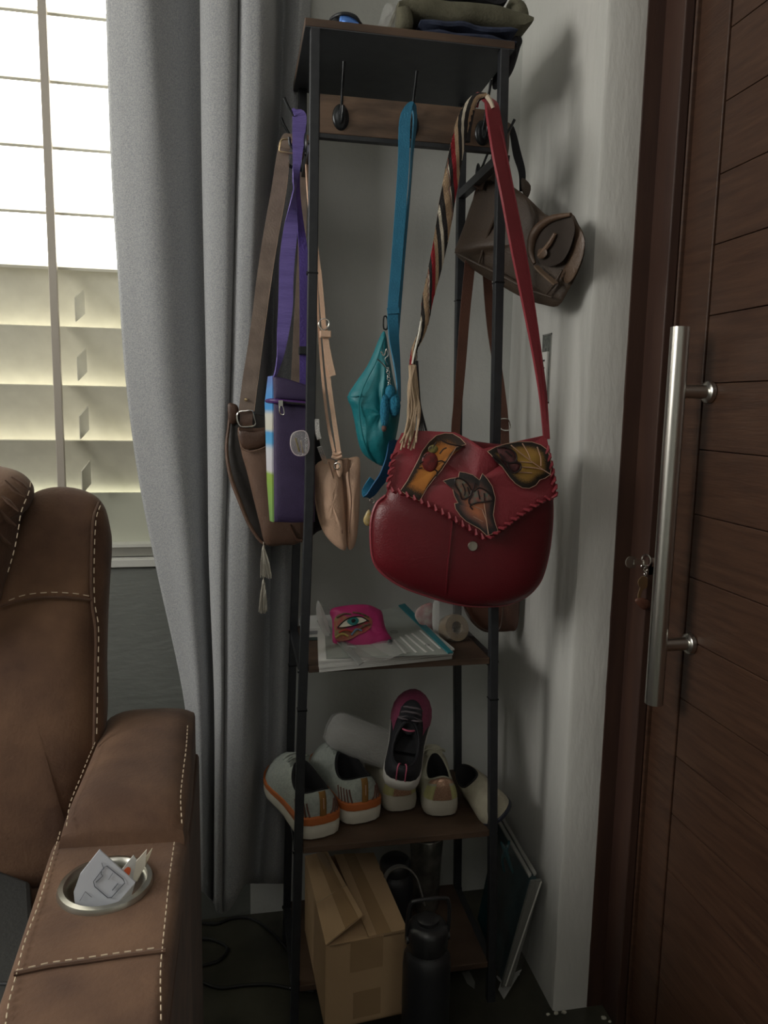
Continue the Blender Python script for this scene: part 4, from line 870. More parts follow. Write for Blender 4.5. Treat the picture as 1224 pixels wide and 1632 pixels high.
# small yellow charm behind the red bag
yc = thing('yellow_charm', 'tiny yellow charm on a ring peeking out left of the red bag', 'charm', at(587, 825, 1.25))
part('ring', ringm(at(593, 798, 1.25), .004, .0009, (0, 1, 0), 14), M_chrome, yc)
part('charm', inflate(pol([(588, 812), (594, 822), (592, 836), (584, 838), (579, 830), (582, 820)], 1.25, 3), .004, .004, rings=4), mat('yellow_resin', (.40, .27, .07), .4, col2=(.5, .42, .25), scale=200), yc)

# ------------------------------------------------------------------ on the top shelf
sg = thing('sunglasses', 'wraparound sunglasses with blue mirrored lenses lying on the top shelf', 'sunglasses', (.18, 1.31, 1.7395))
Yg = 1.30
part('frame', tube(cr([at(x, y, d) for x, y, d in ((527, 40, 1.34), (527, 31, 1.33), (540, 23, 1.305), (553, 22, 1.30), (566, 27, 1.30), (573, 36, 1.305), (579, 43, 1.31))], 5), [.002, .0028, .0032, .0022], 8), M_blk, sg)
part('lens', inflate(pol([(542, 26), (554, 24), (566, 30), (575, 43), (560, 45), (543, 42)], 1.304, 4), .004, 0, rings=5), mat('blue_mirror_lens', (.12, .28, .75), .12, metal=.6), sg)
part('side_shield', inflate(pol([(529, 32), (541, 26), (543, 43), (529, 42)], 1.315, 3), .003, 0, rings=4), M_blk, sg)
part('temple', tube(cr([at(528, 33, 1.335), Vector((.155, 1.40, 1.762)), Vector((.17, 1.46, 1.755))], 5), .002, 6), M_blk, sg)
pc = thing('clear_plastic_cup', 'crumpled clear plastic wrapper beside the folded clothes on top shelf', 'wrapper', (.235, 1.33, 1.7395))
part('wrapper', inflate(pol([(602, 50), (606, 30), (612, 10), (622, 8), (634, 14), (636, 40), (634, 52)], 1.33, 4), .02, .02, rings=7, wob=.004), clear_plastic('wrapper_film', (.97, .97, .97), .12, .12), pc)
def folded(name, lab, z0, z1, x0, x1, y0, y1, m, cat='folded clothes', seed=1, layers=2):
    t = thing(name, lab, cat, ((x0+x1)/2, (y0+y1)/2, z0))
    rnd = random.Random(seed); h = (z1-z0)/layers
    for k in range(layers):
        a, b = z0+k*h, z0+(k+1)*h; c = (a+b)/2
        prof = []
        for i in range(20):
            an = 2*pi*i/20; r = 1
            prof.append((cos(an), sin(an)))
        V, Fc = [], []; n = 16
        for j in range(n+1):
            s = j/n; x = x0+(x1-x0)*s; e = (1-abs(2*s-1)**8)**.5 if 0 < j < n else .25
            for cx, sz in prof:
                yy = (y0+y1)/2+(y1-y0)/2*math.copysign(abs(cx)**.35, cx)+.002*sin(9*s+k*2)+.0015*sin(23*s+k)
                zz = c+h*.5*e*math.copysign(abs(sz)**.6, sz)+.0016*sin(13*s+k*3+cx)
                V.append(Vector((x, yy, max(zz, z0+.0002))))
        P = 20
        for j in range(n):
            for i in range(P): Fc.append((j*P+i, j*P+(i+1) % P, (j+1)*P+(i+1) % P, (j+1)*P+i))
        Fc.append(tuple(range(P))[::-1]); Fc.append(tuple(n*P+i for i in range(P)))
        part('fold_layer', (V, Fc), m, t)
    return t
x0 = at(670, 60, 1.28).x; x1 = at(822, 70, 1.28).x
folded('folded_navy_cloth', 'folded navy blue cloth at the bottom of the pile on the top shelf', 1.7395, at(740, 44, 1.30).z, x0, x1, 1.275, 1.49, M_navyf, seed=2)
za = at(740, 43, 1.30).z
ot = folded('folded_olive_garment', 'folded olive brown garment lying on the navy cloth', at(740, 42, 1.30).z+.0005, at(740, 3, 1.30).z+.004, at(634, 20, 1.3).x, at(838, 20, 1.33).x, 1.290, 1.50, M_olive, seed=3, layers=1)
part('side_flap', inflate(pol([(634, 12), (650, 10), (658, 30), (656, 48), (640, 50), (634, 40)], 1.30, 3), .012, .05, rings=6), M_olive, ot)
part('hanging_fold', inflate(pol([(812, 0), (832, 4), (841, 25), (838, 42), (826, 50), (816, 40)], 1.33, 3), .018, .06, rings=6), M_olive, ot)
folded('folded_grey_garment', 'thin dark garment on the very top of the clothes pile', at(740, 3, 1.30).z+.005, at(740, 3, 1.30).z+.03, .29, .45, 1.31, 1.49, M_blackc, seed=5, layers=1)
bt_ = thing('draped_black_trousers', 'black trousers draped over the right end of the top shelf', 'trousers', (.46, 1.37, 1.70))
part('drape', inflate(pol([(818, 46), (827, 54), (832, 66), (828, 78), (822, 100), (815, 118), (806, 128), (806, 100), (812, 80), (815, 60)], lambda x, y: 1.33, 3), .012, .10, rings=7, wob=.002), M_blackc, bt_)

# ------------------------------------------------------------------ middle shelf, z = .70
ZS = .700
ppile = thing('paper_pile', 'slanted pile of white papers and magazines on the middle shelf', 'papers', (.25, 1.36, ZS))
def sheet(c, w_, d_, z, rot, t, warp=0):
    pts = [Vector((c[0]+x*cos(rot)-y*sin(rot), c[1]+x*sin(rot)+y*cos(rot), z)) for x, y in ((-w_/2, -d_/2), (w_/2, -d_/2), (w_/2, d_/2), (-w_/2, d_/2))]
    return slab(pts, t, (0, 0, 1))
FL_, FR_ = atZ(509, 1071, ZS), atZ(722, 1050, ZS)
RR_ = atZ(640, 972, ZS+.02); 
xd = (FR_-FL_); xd.z = 0; Lw = xd.length; xd.normalize(); yd = Vector((-xd.y, xd.x, 0))
rnd = random.Random(9)
pq = [atZ(509, 1072, ZS), atZ(722, 1051, ZS), atZ(648, 985, ZS), atZ(506, 1003, ZS)]
for k in range(6):
    j = [Vector((rnd.uniform(-.002, .002), rnd.uniform(-.0015, .0025), .0004+k*.0034)) for _ in range(4)]
    part('magazine', slab([v+w_ for v, w_ in zip(pq, j)], .0030, (0, 0, 1)), M_paper, ppile, smooth=False)
zt = ZS+.0215
fd = thing('clear_folder', 'clear folder with a teal spine lying on top of the paper pile', 'folder', (.30, 1.36, zt))
F4 = [atZ(520, 1050, zt), atZ(716, 1043, zt), atZ(640, 968, zt), atZ(516, 985, zt)]
part('cover_sheet', slab(F4, .0012, (0, 0, 1)), mat('printed_grey_page', (.23, .25, .225), .5, col2=(.32, .34, .31), scale=9), fd, smooth=False)
zz = zt+.0022
part('teal_spine', slab([atZ(714, 1042, zz), atZ(722, 1041, zz), atZ(645, 963, zz), atZ(635, 966, zz)], .002, (0, 0, 1)), mat('teal_spine', (.01, .14, .17), .45), fd, smooth=False)
for q in ([(655, 1010), (690, 1038)], [(645, 1012), (678, 1040)], [(636, 1015), (662, 1040)], [(626, 1020), (645, 1042)], [(668, 1005), (700, 1034)]):
    part('page_stripe', slab([atZ(q[0][0], q[0][1], zz-.0005), atZ(q[0][0]+3, q[0][1]-.5, zz-.0005), atZ(q[1][0]+3, q[1][1]-.5, zz-.0005), atZ(q[1][0], q[1][1], zz-.0005)], .0004, (0, 0, 1)), M_paper, fd, smooth=False)
part('round_mark', ringm(atZ(681, 1028, zz), .004, .0003, (0, 0, 1)), M_dark, fd)
part('round_mark', ringm(atZ(628, 1007, zz), .007, .0003, (0, 0, 1)), M_dark, fd)
zb = zt+.002
M_sleeve = clear_plastic('sleeve_film', (.85, .86, .85), .14, .20)
sl = thing('plastic_sleeve', 'greyish transparent zip sleeve curling up under the pink pouch', 'plastic sleeve', (.22, 1.34, zb))
def sheetgrid(P, n=10, lift=None):
    V, Fc = [], []
    for i in range(n+1):
        for j in range(n+1):
            s, t = i/n, j/n
            q = P[0].lerp(P[1], s).lerp(P[3].lerp(P[2], s), t)
            V.append(q+Vector((0, 0, lift(s, t) if lift else 0)))
    for i in range(n):
        for j in range(n): a = i*(n+1)+j; Fc.append((a, a+1, a+n+2, a+n+1))
    return V, Fc
sp4 = [atZ(572, 1060, zb), atZ(655, 1041, zb), atZ(600, 975, zb), atZ(505, 990, zb)]
part('film', sheetgrid(sp4, 12, lambda s, t: .035*max(0, (1-s)-.6)*max(0, t-.3)*4+.003*sin(9*s+5*t)+.0005), M_sleeve, sl)
part('edge_strip', slab([atZ(505, 990, zb+.002), atZ(515, 988, zb+.002), atZ(580, 1056, zb+.002), atZ(572, 1061, zb+.002)], .0015, (0, 0, 1)), mat('grey_zip_strip', (.22, .23, .22), .3), sl, smooth=False)
part('curled_corner', inflate(pol([(506, 957), (512, 965), (520, 985), (527, 1008), (528, 1022), (517, 1012), (508, 995), (504, 975)], 1.36, 3), .002, .001, rings=5, wob=.001), M_wrap2, sl)
# pink pouch
pk = thing('pink_eye_pouch', 'hot pink zip pouch printed with a teal eye, lying on the papers', 'pouch', atZ(575, 1035, zt))
M_pink = mat('hot_pink_fabric', (.30, .012, .095), .55, col2=(.38, .018, .125), scale=14, bump=.3, bscale=300)
ypk = lambda x, y: 1.305+.055*(1040-y)/75
pko = [(527, 972), (553, 966), (584, 965), (603, 972), (609, 978), (613, 998), (618, 1010), (624, 1020), (621, 1032), (604, 1038), (577, 1041), (548, 1036), (531, 1024), (530, 1002), (529, 985)]
part('body', inflate(pol(pko, ypk, 4), .022, .030, (0, -.75, .66), c=at(574, 1000, 1.335), rings=9, p=3.2, wob=.002), M_pink, pk)
def pkp(x, y, d=0): return at(x, y, ypk(x, y)-.0235-d+.010*((x-573)/45)**4+.008*abs((y-1002)/38)**3)
def blob(px, m, name, par, d=0, h=.0008, lab=None):
    return part(name, inflate(cr([pkp(x, y, d) for x, y in px], 4, True), h, 0, rings=3), m, par, label=lab)
dk = mat('eye_print_dark', (.05, .03, .03), .6, col2=(.16, .10, .05), scale=260)
blob([(532, 990), (538, 980), (552, 976), (575, 977), (590, 984), (593, 996), (584, 1006), (570, 1012), (560, 1018), (545, 1022), (535, 1019), (533, 1005)], mat('eye_print_mix', (.30, .03, .04), .6, col2=(.20, .16, .06), scale=110), 'print_ground', pk)
blob([(539, 999), (548, 991), (560, 985), (575, 984), (584, 989), (570, 994), (556, 998)], mat('eye_white', (.66, .62, .50), .6), 'eye_white', pk, .0012)
blob([(553, 990), (560, 984), (568, 984), (572, 989), (568, 995), (559, 996)], mat('eye_teal', (.01, .16, .15), .5), 'iris', pk, .0022)
blob([(560, 988), (564, 986), (567, 989), (564, 992), (561, 992)], M_dark, 'pupil', pk, .0030)
part('eye_line', tube(cr([pkp(x, y, .0022) for x, y in ((538, 1000), (548, 990), (560, 984), (575, 983), (588, 990))], 4), .0011, 6), M_dark, pk)
part('eye_line', tube(cr([pkp(x, y, .0022) for x, y in ((538, 1001), (556, 999), (572, 995), (586, 989))], 4), .0008, 6), M_dark, pk)
for L, mm in (([(536, 984), (548, 978), (560, 979)], dk), ([(562, 976), (576, 978), (588, 984)], dk), ([(540, 1008), (550, 1004), (562, 1006)], mat('scribble_red', (.42, .04, .03), .6)), ([(535, 1016), (545, 1010), (555, 1014)], mat('scribble_yellow', (.40, .30, .08), .6)), ([(570, 1004), (580, 998), (590, 994)], dk), ([(560, 1012), (568, 1003), (577, 1005)], mat('scribble_blue', (.10, .17, .26), .6))):
    part('print_stroke', tube(cr([pkp(x, y, .0020) for x, y in L], 4), .0017, 6), mm, pk)
part('base_patch', inflate(cr([at(x, y, 1.279) for x, y in ((546, 1033), (556, 1029), (568, 1031), (566, 1036), (554, 1038))], 3, True), .001, 0, rings=3), mat('grey_patch', (.30, .32, .30), .5), pk)
part('zip_end', inflate(pol([(618, 1020), (625, 1020), (625, 1028), (619, 1029)], 1.295, 3), .003, .003, rings=3), M_blk, pk)
# bag with tape roll
bg = thing('clear_bag_of_rolls', 'knotted clear plastic bag holding a brown roll and pink paper', 'plastic bag', atZ(710, 1025, ZS))
def blobg(c, r3, seed, amp=.1, n=22):
    rnd = random.Random(seed); ph = [rnd.uniform(0, 6) for _ in range(6)]; V, Fc = [], []
    for j in range(n+1):
        th = pi*j/n
        for i in range(n*2):
            f = 2*pi*i/(2*n); k = 1+amp*(sin(3*f+ph[0]+2*th)*.4+sin(7*f+ph[1]-3*th)*.3+sin(5*th*2+ph[2]+f)*.3)
            V.append(c+Vector((r3[0]*sin(th)*cos(f)*k, r3[1]*sin(th)*sin(f)*k, r3[2]*cos(th)*k)))
    for j in range(n):
        for i in range(2*n): Fc.append((j*2*n+i, j*2*n+(i+1) % (2*n), (j+1)*2*n+(i+1) % (2*n), (j+1)*2*n+i))
    return V, Fc
bc = at(722, 1000, 1.38)
part('roll', join(lathe([(.012, -.016), (.026, -.016), (.028, 0), (.026, .016), (.012, .016), (.012, -.016)], bc+Vector((0, 0, -.002)), (.25, -.85, .35), 28)), mat('brown_tape_roll', (.24, .18, .12), .3, col2=(.30, .23, .15), scale=60), bg)
part('pink_paper', inflate(pol([(664, 972), (676, 963), (690, 962), (692, 985), (690, 1004), (678, 1003), (662, 985)], 1.40, 3), .006, .006, rings=5), mat('pink_print_paper', (.42, .16, .17), .5, col2=(.55, .45, .42), scale=70), bg)
part('white_paper', inflate(pol([(690, 962), (700, 960), (698, 990), (706, 1020), (714, 1030), (700, 1026), (690, 1006)], 1.385, 3), .002, .002, rings=4), M_paper, bg)
part('bag_film', inflate(pol([(662, 975), (680, 962), (705, 957), (728, 962), (745, 976), (752, 995), (764, 1005), (762, 1012), (752, 1010), (742, 1022), (725, 1032), (706, 1030), (690, 1015), (674, 1000)], 1.39, 4), .036, .03, c=at(712, 996, 1.39), rings=10, wob=.006, seed=6), M_wrap, bg)
# small stack at the back left
for k in range(4):
    t = part('booklet', sheet((.158, 1.45), .075, .09, ZS+.0004+k*.0062, .03*((k*7) % 3-1), .0058), (M_paper, mat('grey_booklet', (.25, .25, .26), .5), M_paper, mat('dark_green_booklet', (.06, .08, .075), .5))[(k*3+3) % 4], smooth=False, bevel=.0006)
    tag(t, ['dark green booklet at the bottom of the small stack in the shelf corner', 'white booklet second from the bottom of the small stack', 'grey booklet third from the bottom of the small stack', 'white booklet on top of the small stack in the shelf corner'][k], 'booklet', None)

# ------------------------------------------------------------------ shoes
def shoe(name, lab, L, W, H, M4, mats, rx=0, ry=0, rz=0, loc=(0, 0, 0), sole_h=.03, collar=(.06, .50), heelz=.085, sidez=.062, frontz=.088, laces=0, stripe=None, toe=1.0, extras=None, lace_m=None, group=None):
    root = thing(name, lab, 'shoe', loc, group=group)
    Mx = Matrix.Translation(Vector(loc)) @ Matrix.Rotation(rz, 4, 'Z') @ Matrix.Rotation(rx, 4, 'X') @ Matrix.Rotation(ry, 4, 'Y')
    prof = [(0, 0), (.012, .46), (.04, .70), (.09, .83), (.17, .88), (.28, .86), (.40, .85), (.52, .89), (.64, .96), (.74, 1.0), (.83, .95), (.90, .80), (.955, .56), (.988, .28), (1, 0)]
    ss = []
    for (a, wa), (b, wb) in zip(prof, prof[1:]):
        for k in range(2): t = k/2; ss.append((a+(b-a)*t, wa+(wb-wa)*t))
    ss.append((1, 0))
    ring = [(s, w_, 1) for s, w_ in ss]+[(s, w_, -1) for s, w_ in ss[::-1][1:-1]]
    N = len(ring)
    def sole_r(k, z, ins=0):
        out = []
        for s, w_, sg in ring:
            zz = z
            if z > 0: zz = z*(1.15-.35*min(1, s*1.6))
            tw = toe*.012*max(0, s-.72)**2/.078 if True else 0
            out.append(Vector((sg*w_*W/2*k, (s-.5)*L*k+.5*L, zz+tw*L/.26)))
        return out
    def loft(rings, cap0=True, cap1=True):
        V, Fc = [], []
        for r_ in rings: V += r_
        for j in range(len(rings)-1):
            for i in range(N): Fc.append((j*N+i, j*N+(i+1) % N, (j+1)*N+(i+1) % N, (j+1)*N+i))
        if cap0: Fc.append(tuple(range(N))[::-1])
        if cap1: Fc.append(tuple((len(rings)-1)*N+i for i in range(N)))
        return V, Fc
    h = sole_h
    part('sole', xf(loft([sole_r(.93, 0), sole_r(.985, .003), sole_r(1.0, h*.3), sole_r(1.01, h*.55), sole_r(.995, h*.9), sole_r(.97, h)]), Mx), mats['sole'], root)
    if stripe:
        part('midsole_stripe', xf(loft([sole_r(1.013, h*.82), sole_r(1.018, h*.95), sole_r(1.012, h*1.15), sole_r(.97, h*1.2)], False, True), Mx), stripe, root)
    base = [v+Vector((0, 0, h*.1)) for v in sole_r(.965, h*.92)]
    c0, c1 = collar
    col = []
    for s, w_, sg in ring:
        sc = s; yy = (c0+(c1-c0)*s)*L
        ww = math.sqrt(max(0, 1-(2*s-1)**2))*.29*W*1.0
        zc = heelz*(1-s)**2*1.0+frontz*s**2+sidez*2*s*(1-s)*1.0
        q = heelz+(frontz-heelz)*s-(((heelz+frontz)/2-sidez)*4*s*(1-s))
        col.append(Vector((sg*ww, yy, q)))
    rings = []
    for k in range(10):
        t = k/9
        fx = t**1.5 if True else t
        rr_ = []
        for i, (a, b) in enumerate(zip(base, col)):
            s = ring[i][0]
            fz = sin(t*pi/2)**(.9+.1*s); bul = .004*sin(pi*t)
            f2 = fx if s > .3 else t**1.1
            p = a.lerp(b, f2); p.z = a.z+(b.z-a.z)*fz
            if s < .25: p.y -= .004*sin(pi*t)*(1-s/.25)
            rr_.append(p)
        rings.append(rr_)
    part('upper', xf(loft(rings, False, False), Mx), mats['upper'], root)
    inn = [[Vector((v.x*.93, v.y*.985+.0125*c1*L*0+.003*(1 if ring[i][0] < .5 else -1), v.z+.0005)) for i, v in enumerate(col)]]
    inn.append([Vector((v.x*.86, v.y+.006*(1 if ring[i][0] < .5 else -1), v.z-.012)) for i, v in enumerate(col)])
    inn.append([Vector((v.x*.95, v.y+.006*(1 if ring[i][0] < .5 else -1), h*1.15+.004)) for i, v in enumerate(col)])
    part('lining', xf(loft([rings[-1]]+inn, False, True), Mx), mats['lining'], root)
    part('collar_edge', xf(tube(col, .0022, 6, closed=True), Mx), mats.get('edge', mats['upper']), root)
    tip = max(range(N), key=lambda q: ring[q][0])
    def vamp(t):
        j = min(8, int(t)); return rings[j][tip].lerp(rings[j+1][tip], t-j)
    if laces:
        P9 = col[tip]
        part('tongue', xf(inflate([Vector((.019*W/.09*cos(q*pi/10), P9.y-.001+.006*cos(q*pi/10)*0, P9.z-.004+.020*sin(q*pi/10))) for q in range(20)], .003, .003, (0, -.9, .4), rings=4), Mx), mats['upper'], root)
        for k in range(laces):
            c_ = vamp(8.7-.75*k); hw = .017+.0015*k
            part('lace', xf(tube(cr([c_+Vector((-hw, .004, -.009)), c_+Vector((-hw*.55, .001, .0005)), c_+Vector((0, 0, .0022)), c_+Vector((hw*.55, .001, .0005)), c_+Vector((hw, .004, -.009))], 4), .0022, 6), Mx), lace_m or mats['upper'], root)
        c_ = vamp(9)+Vector((0, -.001, .004))
        part('lace_bow', xf(join(tube(cr([c_, c_+Vector((.014, -.004, .006)), c_+Vector((.022, .004, -.004)), c_+Vector((.010, .004, .000)), c_], 4), .0016, 6), tube(cr([c_, c_+Vector((-.014, -.004, .006)), c_+Vector((-.022, .004, -.004)), c_+Vector((-.010, .004, .000)), c_], 4), .0016, 6)), Mx), lace_m or mats['upper'], root, kind='stuff')
    root_M = Mx
    if extras: extras(root, Mx, rings, ring, N)
    return root, Mx, rings, ring
def heel_panel(rings, ring, N, s_max, t0, t1, off=.0012):
    """patch following the heel of the upper: side range s<=s_max, rings t0..t1"""
    idx = [i for i in range(N) if ring[i][0] <= s_max]
    right = sorted([i for i in idx if ring[i][2] > 0], key=lambda i: -ring[i][0]); left = sorted([i for i in idx if ring[i][2] < 0], key=lambda i: ring[i][0])
    order = right+left; V, Fc = [], []; cen = Vector((0, .06, 0))
    for r_ in rings[t0:t1+1]:
        for i in order:
            v = r_[i]; d = Vector((v.x, v.y-.05, 0)).normalized(); V.append(v+d*off)
    W_ = len(order)
    for j in range(t1-t0):
        for k in range(W_-1): Fc.append((j*W_+k, j*W_+k+1, (j+1)*W_+k+1, (j+1)*W_+k))
    return V, Fc
M_rub = mat('offwhite_rubber', (.62, .59, .50), .65, col2=(.52, .49, .41), scale=18, bump=.2, bscale=200)
M_knit = mat('grey_green_knit', (.30, .33, .30), .8, col2=(.36, .39, .35), scale=160, bump=.7, bscale=380)
M_orng = mat('orange_rubber', (.46, .13, .035), .5)
M_och = mat('ochre_pull_tab', (.30, .15, .035), .7, bump=.8, bscale=600, stretch=(3, 3, .4))
M_stri = mat('brown_stripe', (.13, .06, .045), .6)
M_lin = mat('black_lining', (.010, .010, .012), .9)
def runner_extras(root, Mx, rings, ring, N):
    # vertical pull tab on the heel and slanting printed stripes around it
    pts = [rings[k][0] for k in range(0, 9)]
    V, Fc = [], []
    for k, p in enumerate(pts):
        for x in (-.0065, -.003, .003, .0065): V.append(Vector((x, p.y-.0018-(.0008 if abs(x) < .004 else 0)+abs(x)*.12, p.z)))
    for k in range(len(pts)-1):
        for j in range(3): Fc.append((k*4+j, k*4+j+1, k*4+5+j, k*4+4+j))
    tab = part('heel_tab', xf((V, Fc), Mx), M_och, root)
    s_ = tab.modifiers.new('s', 'SOLIDIFY'); s_.thickness = .0015
    part('tab_mark', xf(tube([pts[2]+Vector((0, -.004, .002)), pts[5]+Vector((0, -.004, 0))], .0011, 6), Mx), mat_line, root)
    for sg in (1, -1):
        cand = sorted([q for q in range(N) if ring[q][2] == sg], key=lambda q: ring[q][0])
        for n in range(5):
            L_ = []
            for k in range(7):
                u = 1.1+1.15*n+.45*k; t = .1+.62*k; c_ = int(u); g = u-c_; j = int(t); f = t-j
                P = rings[j][cand[c_]].lerp(rings[j][cand[c_+1]], g).lerp(rings[j+1][cand[c_]].lerp(rings[j+1][cand[c_+1]], g), f)
                d = Vector((P.x, P.y-.05, 0)).normalized(); L_.append(P+d*.0008)
            if len(L_) > 1: part('slant_stripe', xf(tube(L_, .0017, 5), Mx), M_stri, root)
rm = dict(sole=M_rub, upper=M_knit, lining=M_lin, edge=M_lin)
Z3 = .3625
h1 = atZ(517, 1344, Z3); 
shoe('grey_running_shoe', 'grey running shoe with orange trim, leftmost of the shoes, heel facing out', .250, .098, .1, None, rm, rz=R(16), loc=(h1.x, h1.y+.012, Z3), sole_h=.033, stripe=M_orng, extras=runner_extras, laces=3, heelz=.090, sidez=.070, frontz=.098)
h2 = atZ(584, 1320, Z3)
shoe('grey_running_shoe', 'grey running shoe with orange trim, right one of the running pair beside the white sneakers', .250, .098, .1, None, rm, rz=R(13), loc=(h2.x, h2.y+.012, Z3), sole_h=.033, stripe=M_orng, extras=runner_extras, laces=3, heelz=.090, sidez=.070, frontz=.098)
M_crm = mat('cream_leather', (.42, .40, .31), .55, col2=(.46, .44, .34), scale=10, bump=.2, bscale=300)
M_yel = mat('pale_yellow_panel', (.46, .44, .20), .55)
M_glit = mat('rose_gold_glitter', (.30, .15, .09), .35, metal=.5, col2=(.70, .45, .32), scale=900)
def kid_extras(root, Mx, rings, ring, N):
    part('heel_panel', xf(heel_panel(rings, ring, N, .13, 0, 4), Mx), M_yel, root, label='pale yellow heel panel')
    part('glitter_collar', xf(heel_panel(rings, ring, N, .16, 5, 9, .0018), Mx), M_glit, root, label='rose gold glitter collar')
    part('glitter_tab', xf(heel_panel(rings, ring, N, .013, 0, 6, .0028), Mx), M_glit, root)
km = dict(sole=mat('dull_white_rubber', (.46, .43, .36), .7, col2=(.40, .37, .30), scale=20), upper=M_crm, lining=M_lin, edge=M_crm)
k1 = atZ(643, 1300, Z3); k2 = atZ(707, 1308, Z3)
shoe('white_glitter_sneaker', 'cream sneaker with glitter heel, partly under the black and pink shoe', .205, .080, .09, None, km, rz=R(3), loc=(k1.x, k1.y+.010, Z3), sole_h=.030, extras=kid_extras, laces=3, heelz=.078, sidez=.058, frontz=.085)
shoe('white_glitter_sneaker', 'cream sneaker with rose gold glitter heel standing free at the right', .205, .080, .09, None, km, rz=R(-5), loc=(k2.x, k2.y+.010, Z3), sole_h=.030, extras=kid_extras, laces=4, heelz=.078, sidez=.058, frontz=.085)
# black and pink shoe on top
M_bk = mat('black_mesh', (.012, .012, .016), .7, bump=.4, bscale=400); M_pk2 = mat('raspberry_mesh', (.22, .035, .085), .7, col2=(.27, .05, .11), scale=200, bump=.4, bscale=400)
M_pkl = mat('pink_trim', (.50, .10, .17), .6)
def pink_extras(root, Mx, rings, ring, N):
    V, Fc = [], []; idx = [i for i in range(N) if ring[i][0] >= .60]; idx.sort()
    for r_ in rings[0:8]:
        for i in idx:
            v = r_[i]; c_ = Vector((0, .13, .02)); V.append(v+(v-c_).normalized()*.0012)
    W_ = len(idx)
    for j in range(7):
        for k in range(W_-1): Fc.append((j*W_+k, j*W_+k+1, (j+1)*W_+k+1, (j+1)*W_+k))
    part('toe_panel', xf((V, Fc), Mx), M_pk2, root, label='raspberry pink mesh toe')
    for x in (-.008, .008):
        part('heel_line', xf(tube(cr([rings[k][0]+Vector((x, -.0005+abs(x)*.15, 0)) for k in (0, 2, 4, 6, 8)]+[rings[9][0]+Vector((x*.8, .004, .002)), rings[9][0]+Vector((x*.5, .012, -.012))], 3), .0013, 6), Mx), M_pkl, root)
    part('tongue_edge', xf(tube(cr([Vector((-.022, .095, .062)), Vector((0, .083, .072)), Vector((.022, .095, .062))], 5), .0016, 6), Mx), M_pkl, root)
    part('inner_tongue', xf(inflate([Vector((.022*cos(t*pi/12), .115+.03*sin(t*pi/12), .068+.012*sin(t*pi/12))) for t in range(24)], .004, .004, (0, -.4, 1), rings=4), Mx), M_bk, root)
bkm = dict(sole=mat('white_foam', (.62, .60, .56), .6), upper=M_bk, lining=M_lin, edge=M_bk)
q = at(636, 1262, 1.262)
shoe('black_pink_sneaker', 'small black sneaker with raspberry toe lying tilted on top of the other shoes', .200, .080, .09, None, bkm, rx=R(35), ry=R(8), rz=R(-22), loc=(q.x, q.y, q.z), sole_h=.030, extras=pink_extras, laces=3, heelz=.070, sidez=.056, frontz=.080, lace_m=mat('grey_lace', (.12, .10, .11), .7))
# white roll in plastic
M_wrap3 = clear_plastic('shiny_wrap', (1, 1, 1), .25, .10)
for n_ in M_wrap3.node_tree.nodes:
    if n_.type == 'BUMP': n_.inputs['Distance'].default_value = .03
    if n_.type == 'TEX_NOISE': n_.inputs['Scale'].default_value = 28
    if n_.type == 'BSDF_GLOSSY': n_.inputs['Roughness'].default_value = .22
wr = thing('white_wrapped_roll', 'white roll in glossy plastic wrap lying behind the running shoes', 'wrapped roll', at(570, 1180, 1.45))
wa, wb = at(548, 1168, 1.45), at(636, 1204, 1.425)
part('roll', tube([wa+(wb-wa)*t for t in (-.28, -.26, -.2, -.1, 0, .5, 1, 1.05, 1.08)], [.006, .022, .031, .036, .037, .038, .035, .02, .004], 24), mat('white_cotton', (.50, .50, .47), .6, bump=1, bscale=40), wr)
part('wrap', tube([wa+(wb-wa)*t for t in (-.32, -.30, -.2, -.1, 0, .2, .4, .5, .7, .9, 1, 1.07, 1.1)], [.006, .024, .034, .039, .0395, .041, .0395, .041, .040, .040, .037, .02, .004], 24), M_wrap3, wr)
# cream shoe lying at the right end
rs = dict(sole=mat('navy_rubber', (.012, .014, .025), .5), upper=mat('ivory_canvas', (.40, .37, .28), .8, col2=(.33, .30, .23), scale=60), lining=M_lin, edge=M_lin)
q = at(778, 1316, 1.345)
shoe('cream_navy_shoe', 'cream shoe with navy sole resting on its side behind the front right post', .155, .072, .09, None, rs, rx=R(0), ry=R(38), rz=R(186), loc=(.474, 1.415, Z3+.012), sole_h=.012, heelz=.06, sidez=.05, frontz=.06)

# ------------------------------------------------------------------ bottom shelf
bxz = .0885
cbx = thing('cardboard_box', 'worn brown cardboard box with a lifted top flap on the bottom shelf', 'box', (.21, 1.28, bxz))
zt = .248
A0, A1, A2, A3 = atZ(519, 1508, zt), atZ(649, 1483, zt), atZ(596, 1362, zt), atZ(486, 1366, zt)
for v in (A2, A3): v.y = max(v.y, 1.40)
dn = lambda v, dx=0: Vector((v.x+dx, v.y, bxz))
def wall(a, b, t=.003, m=M_card, name='box_side', y=0):
    d = (b-a).normalized(); n = Vector((d.y, -d.x, 0))
    return part(name, hexa([dn(a), dn(b), dn(b)-n*t, dn(a)-n*t], [a, b, b-n*t, a-n*t]), m, cbx, smooth=False)
fa = wall(A0, A1); wall(A1, A2); wall(A2, A3); wall(A3, A0)
part('box_bottom', hexa([dn(A0), dn(A1), dn(A2), dn(A3)], [dn(A0)+Vector((0, 0, .003)), dn(A1)+Vector((0, 0, .003)), dn(A2)+Vector((0, 0, .003)), dn(A3)+Vector((0, 0, .003))]), M_card, cbx, smooth=False)

def flapq(ps, t=.003, name='top_flap', m=M_card): return part(name, hexa(ps, [p+Vector((0, 0, t)) for p in ps]), m, cbx, smooth=False)
def mix(a, b, t): return a.lerp(b, t)
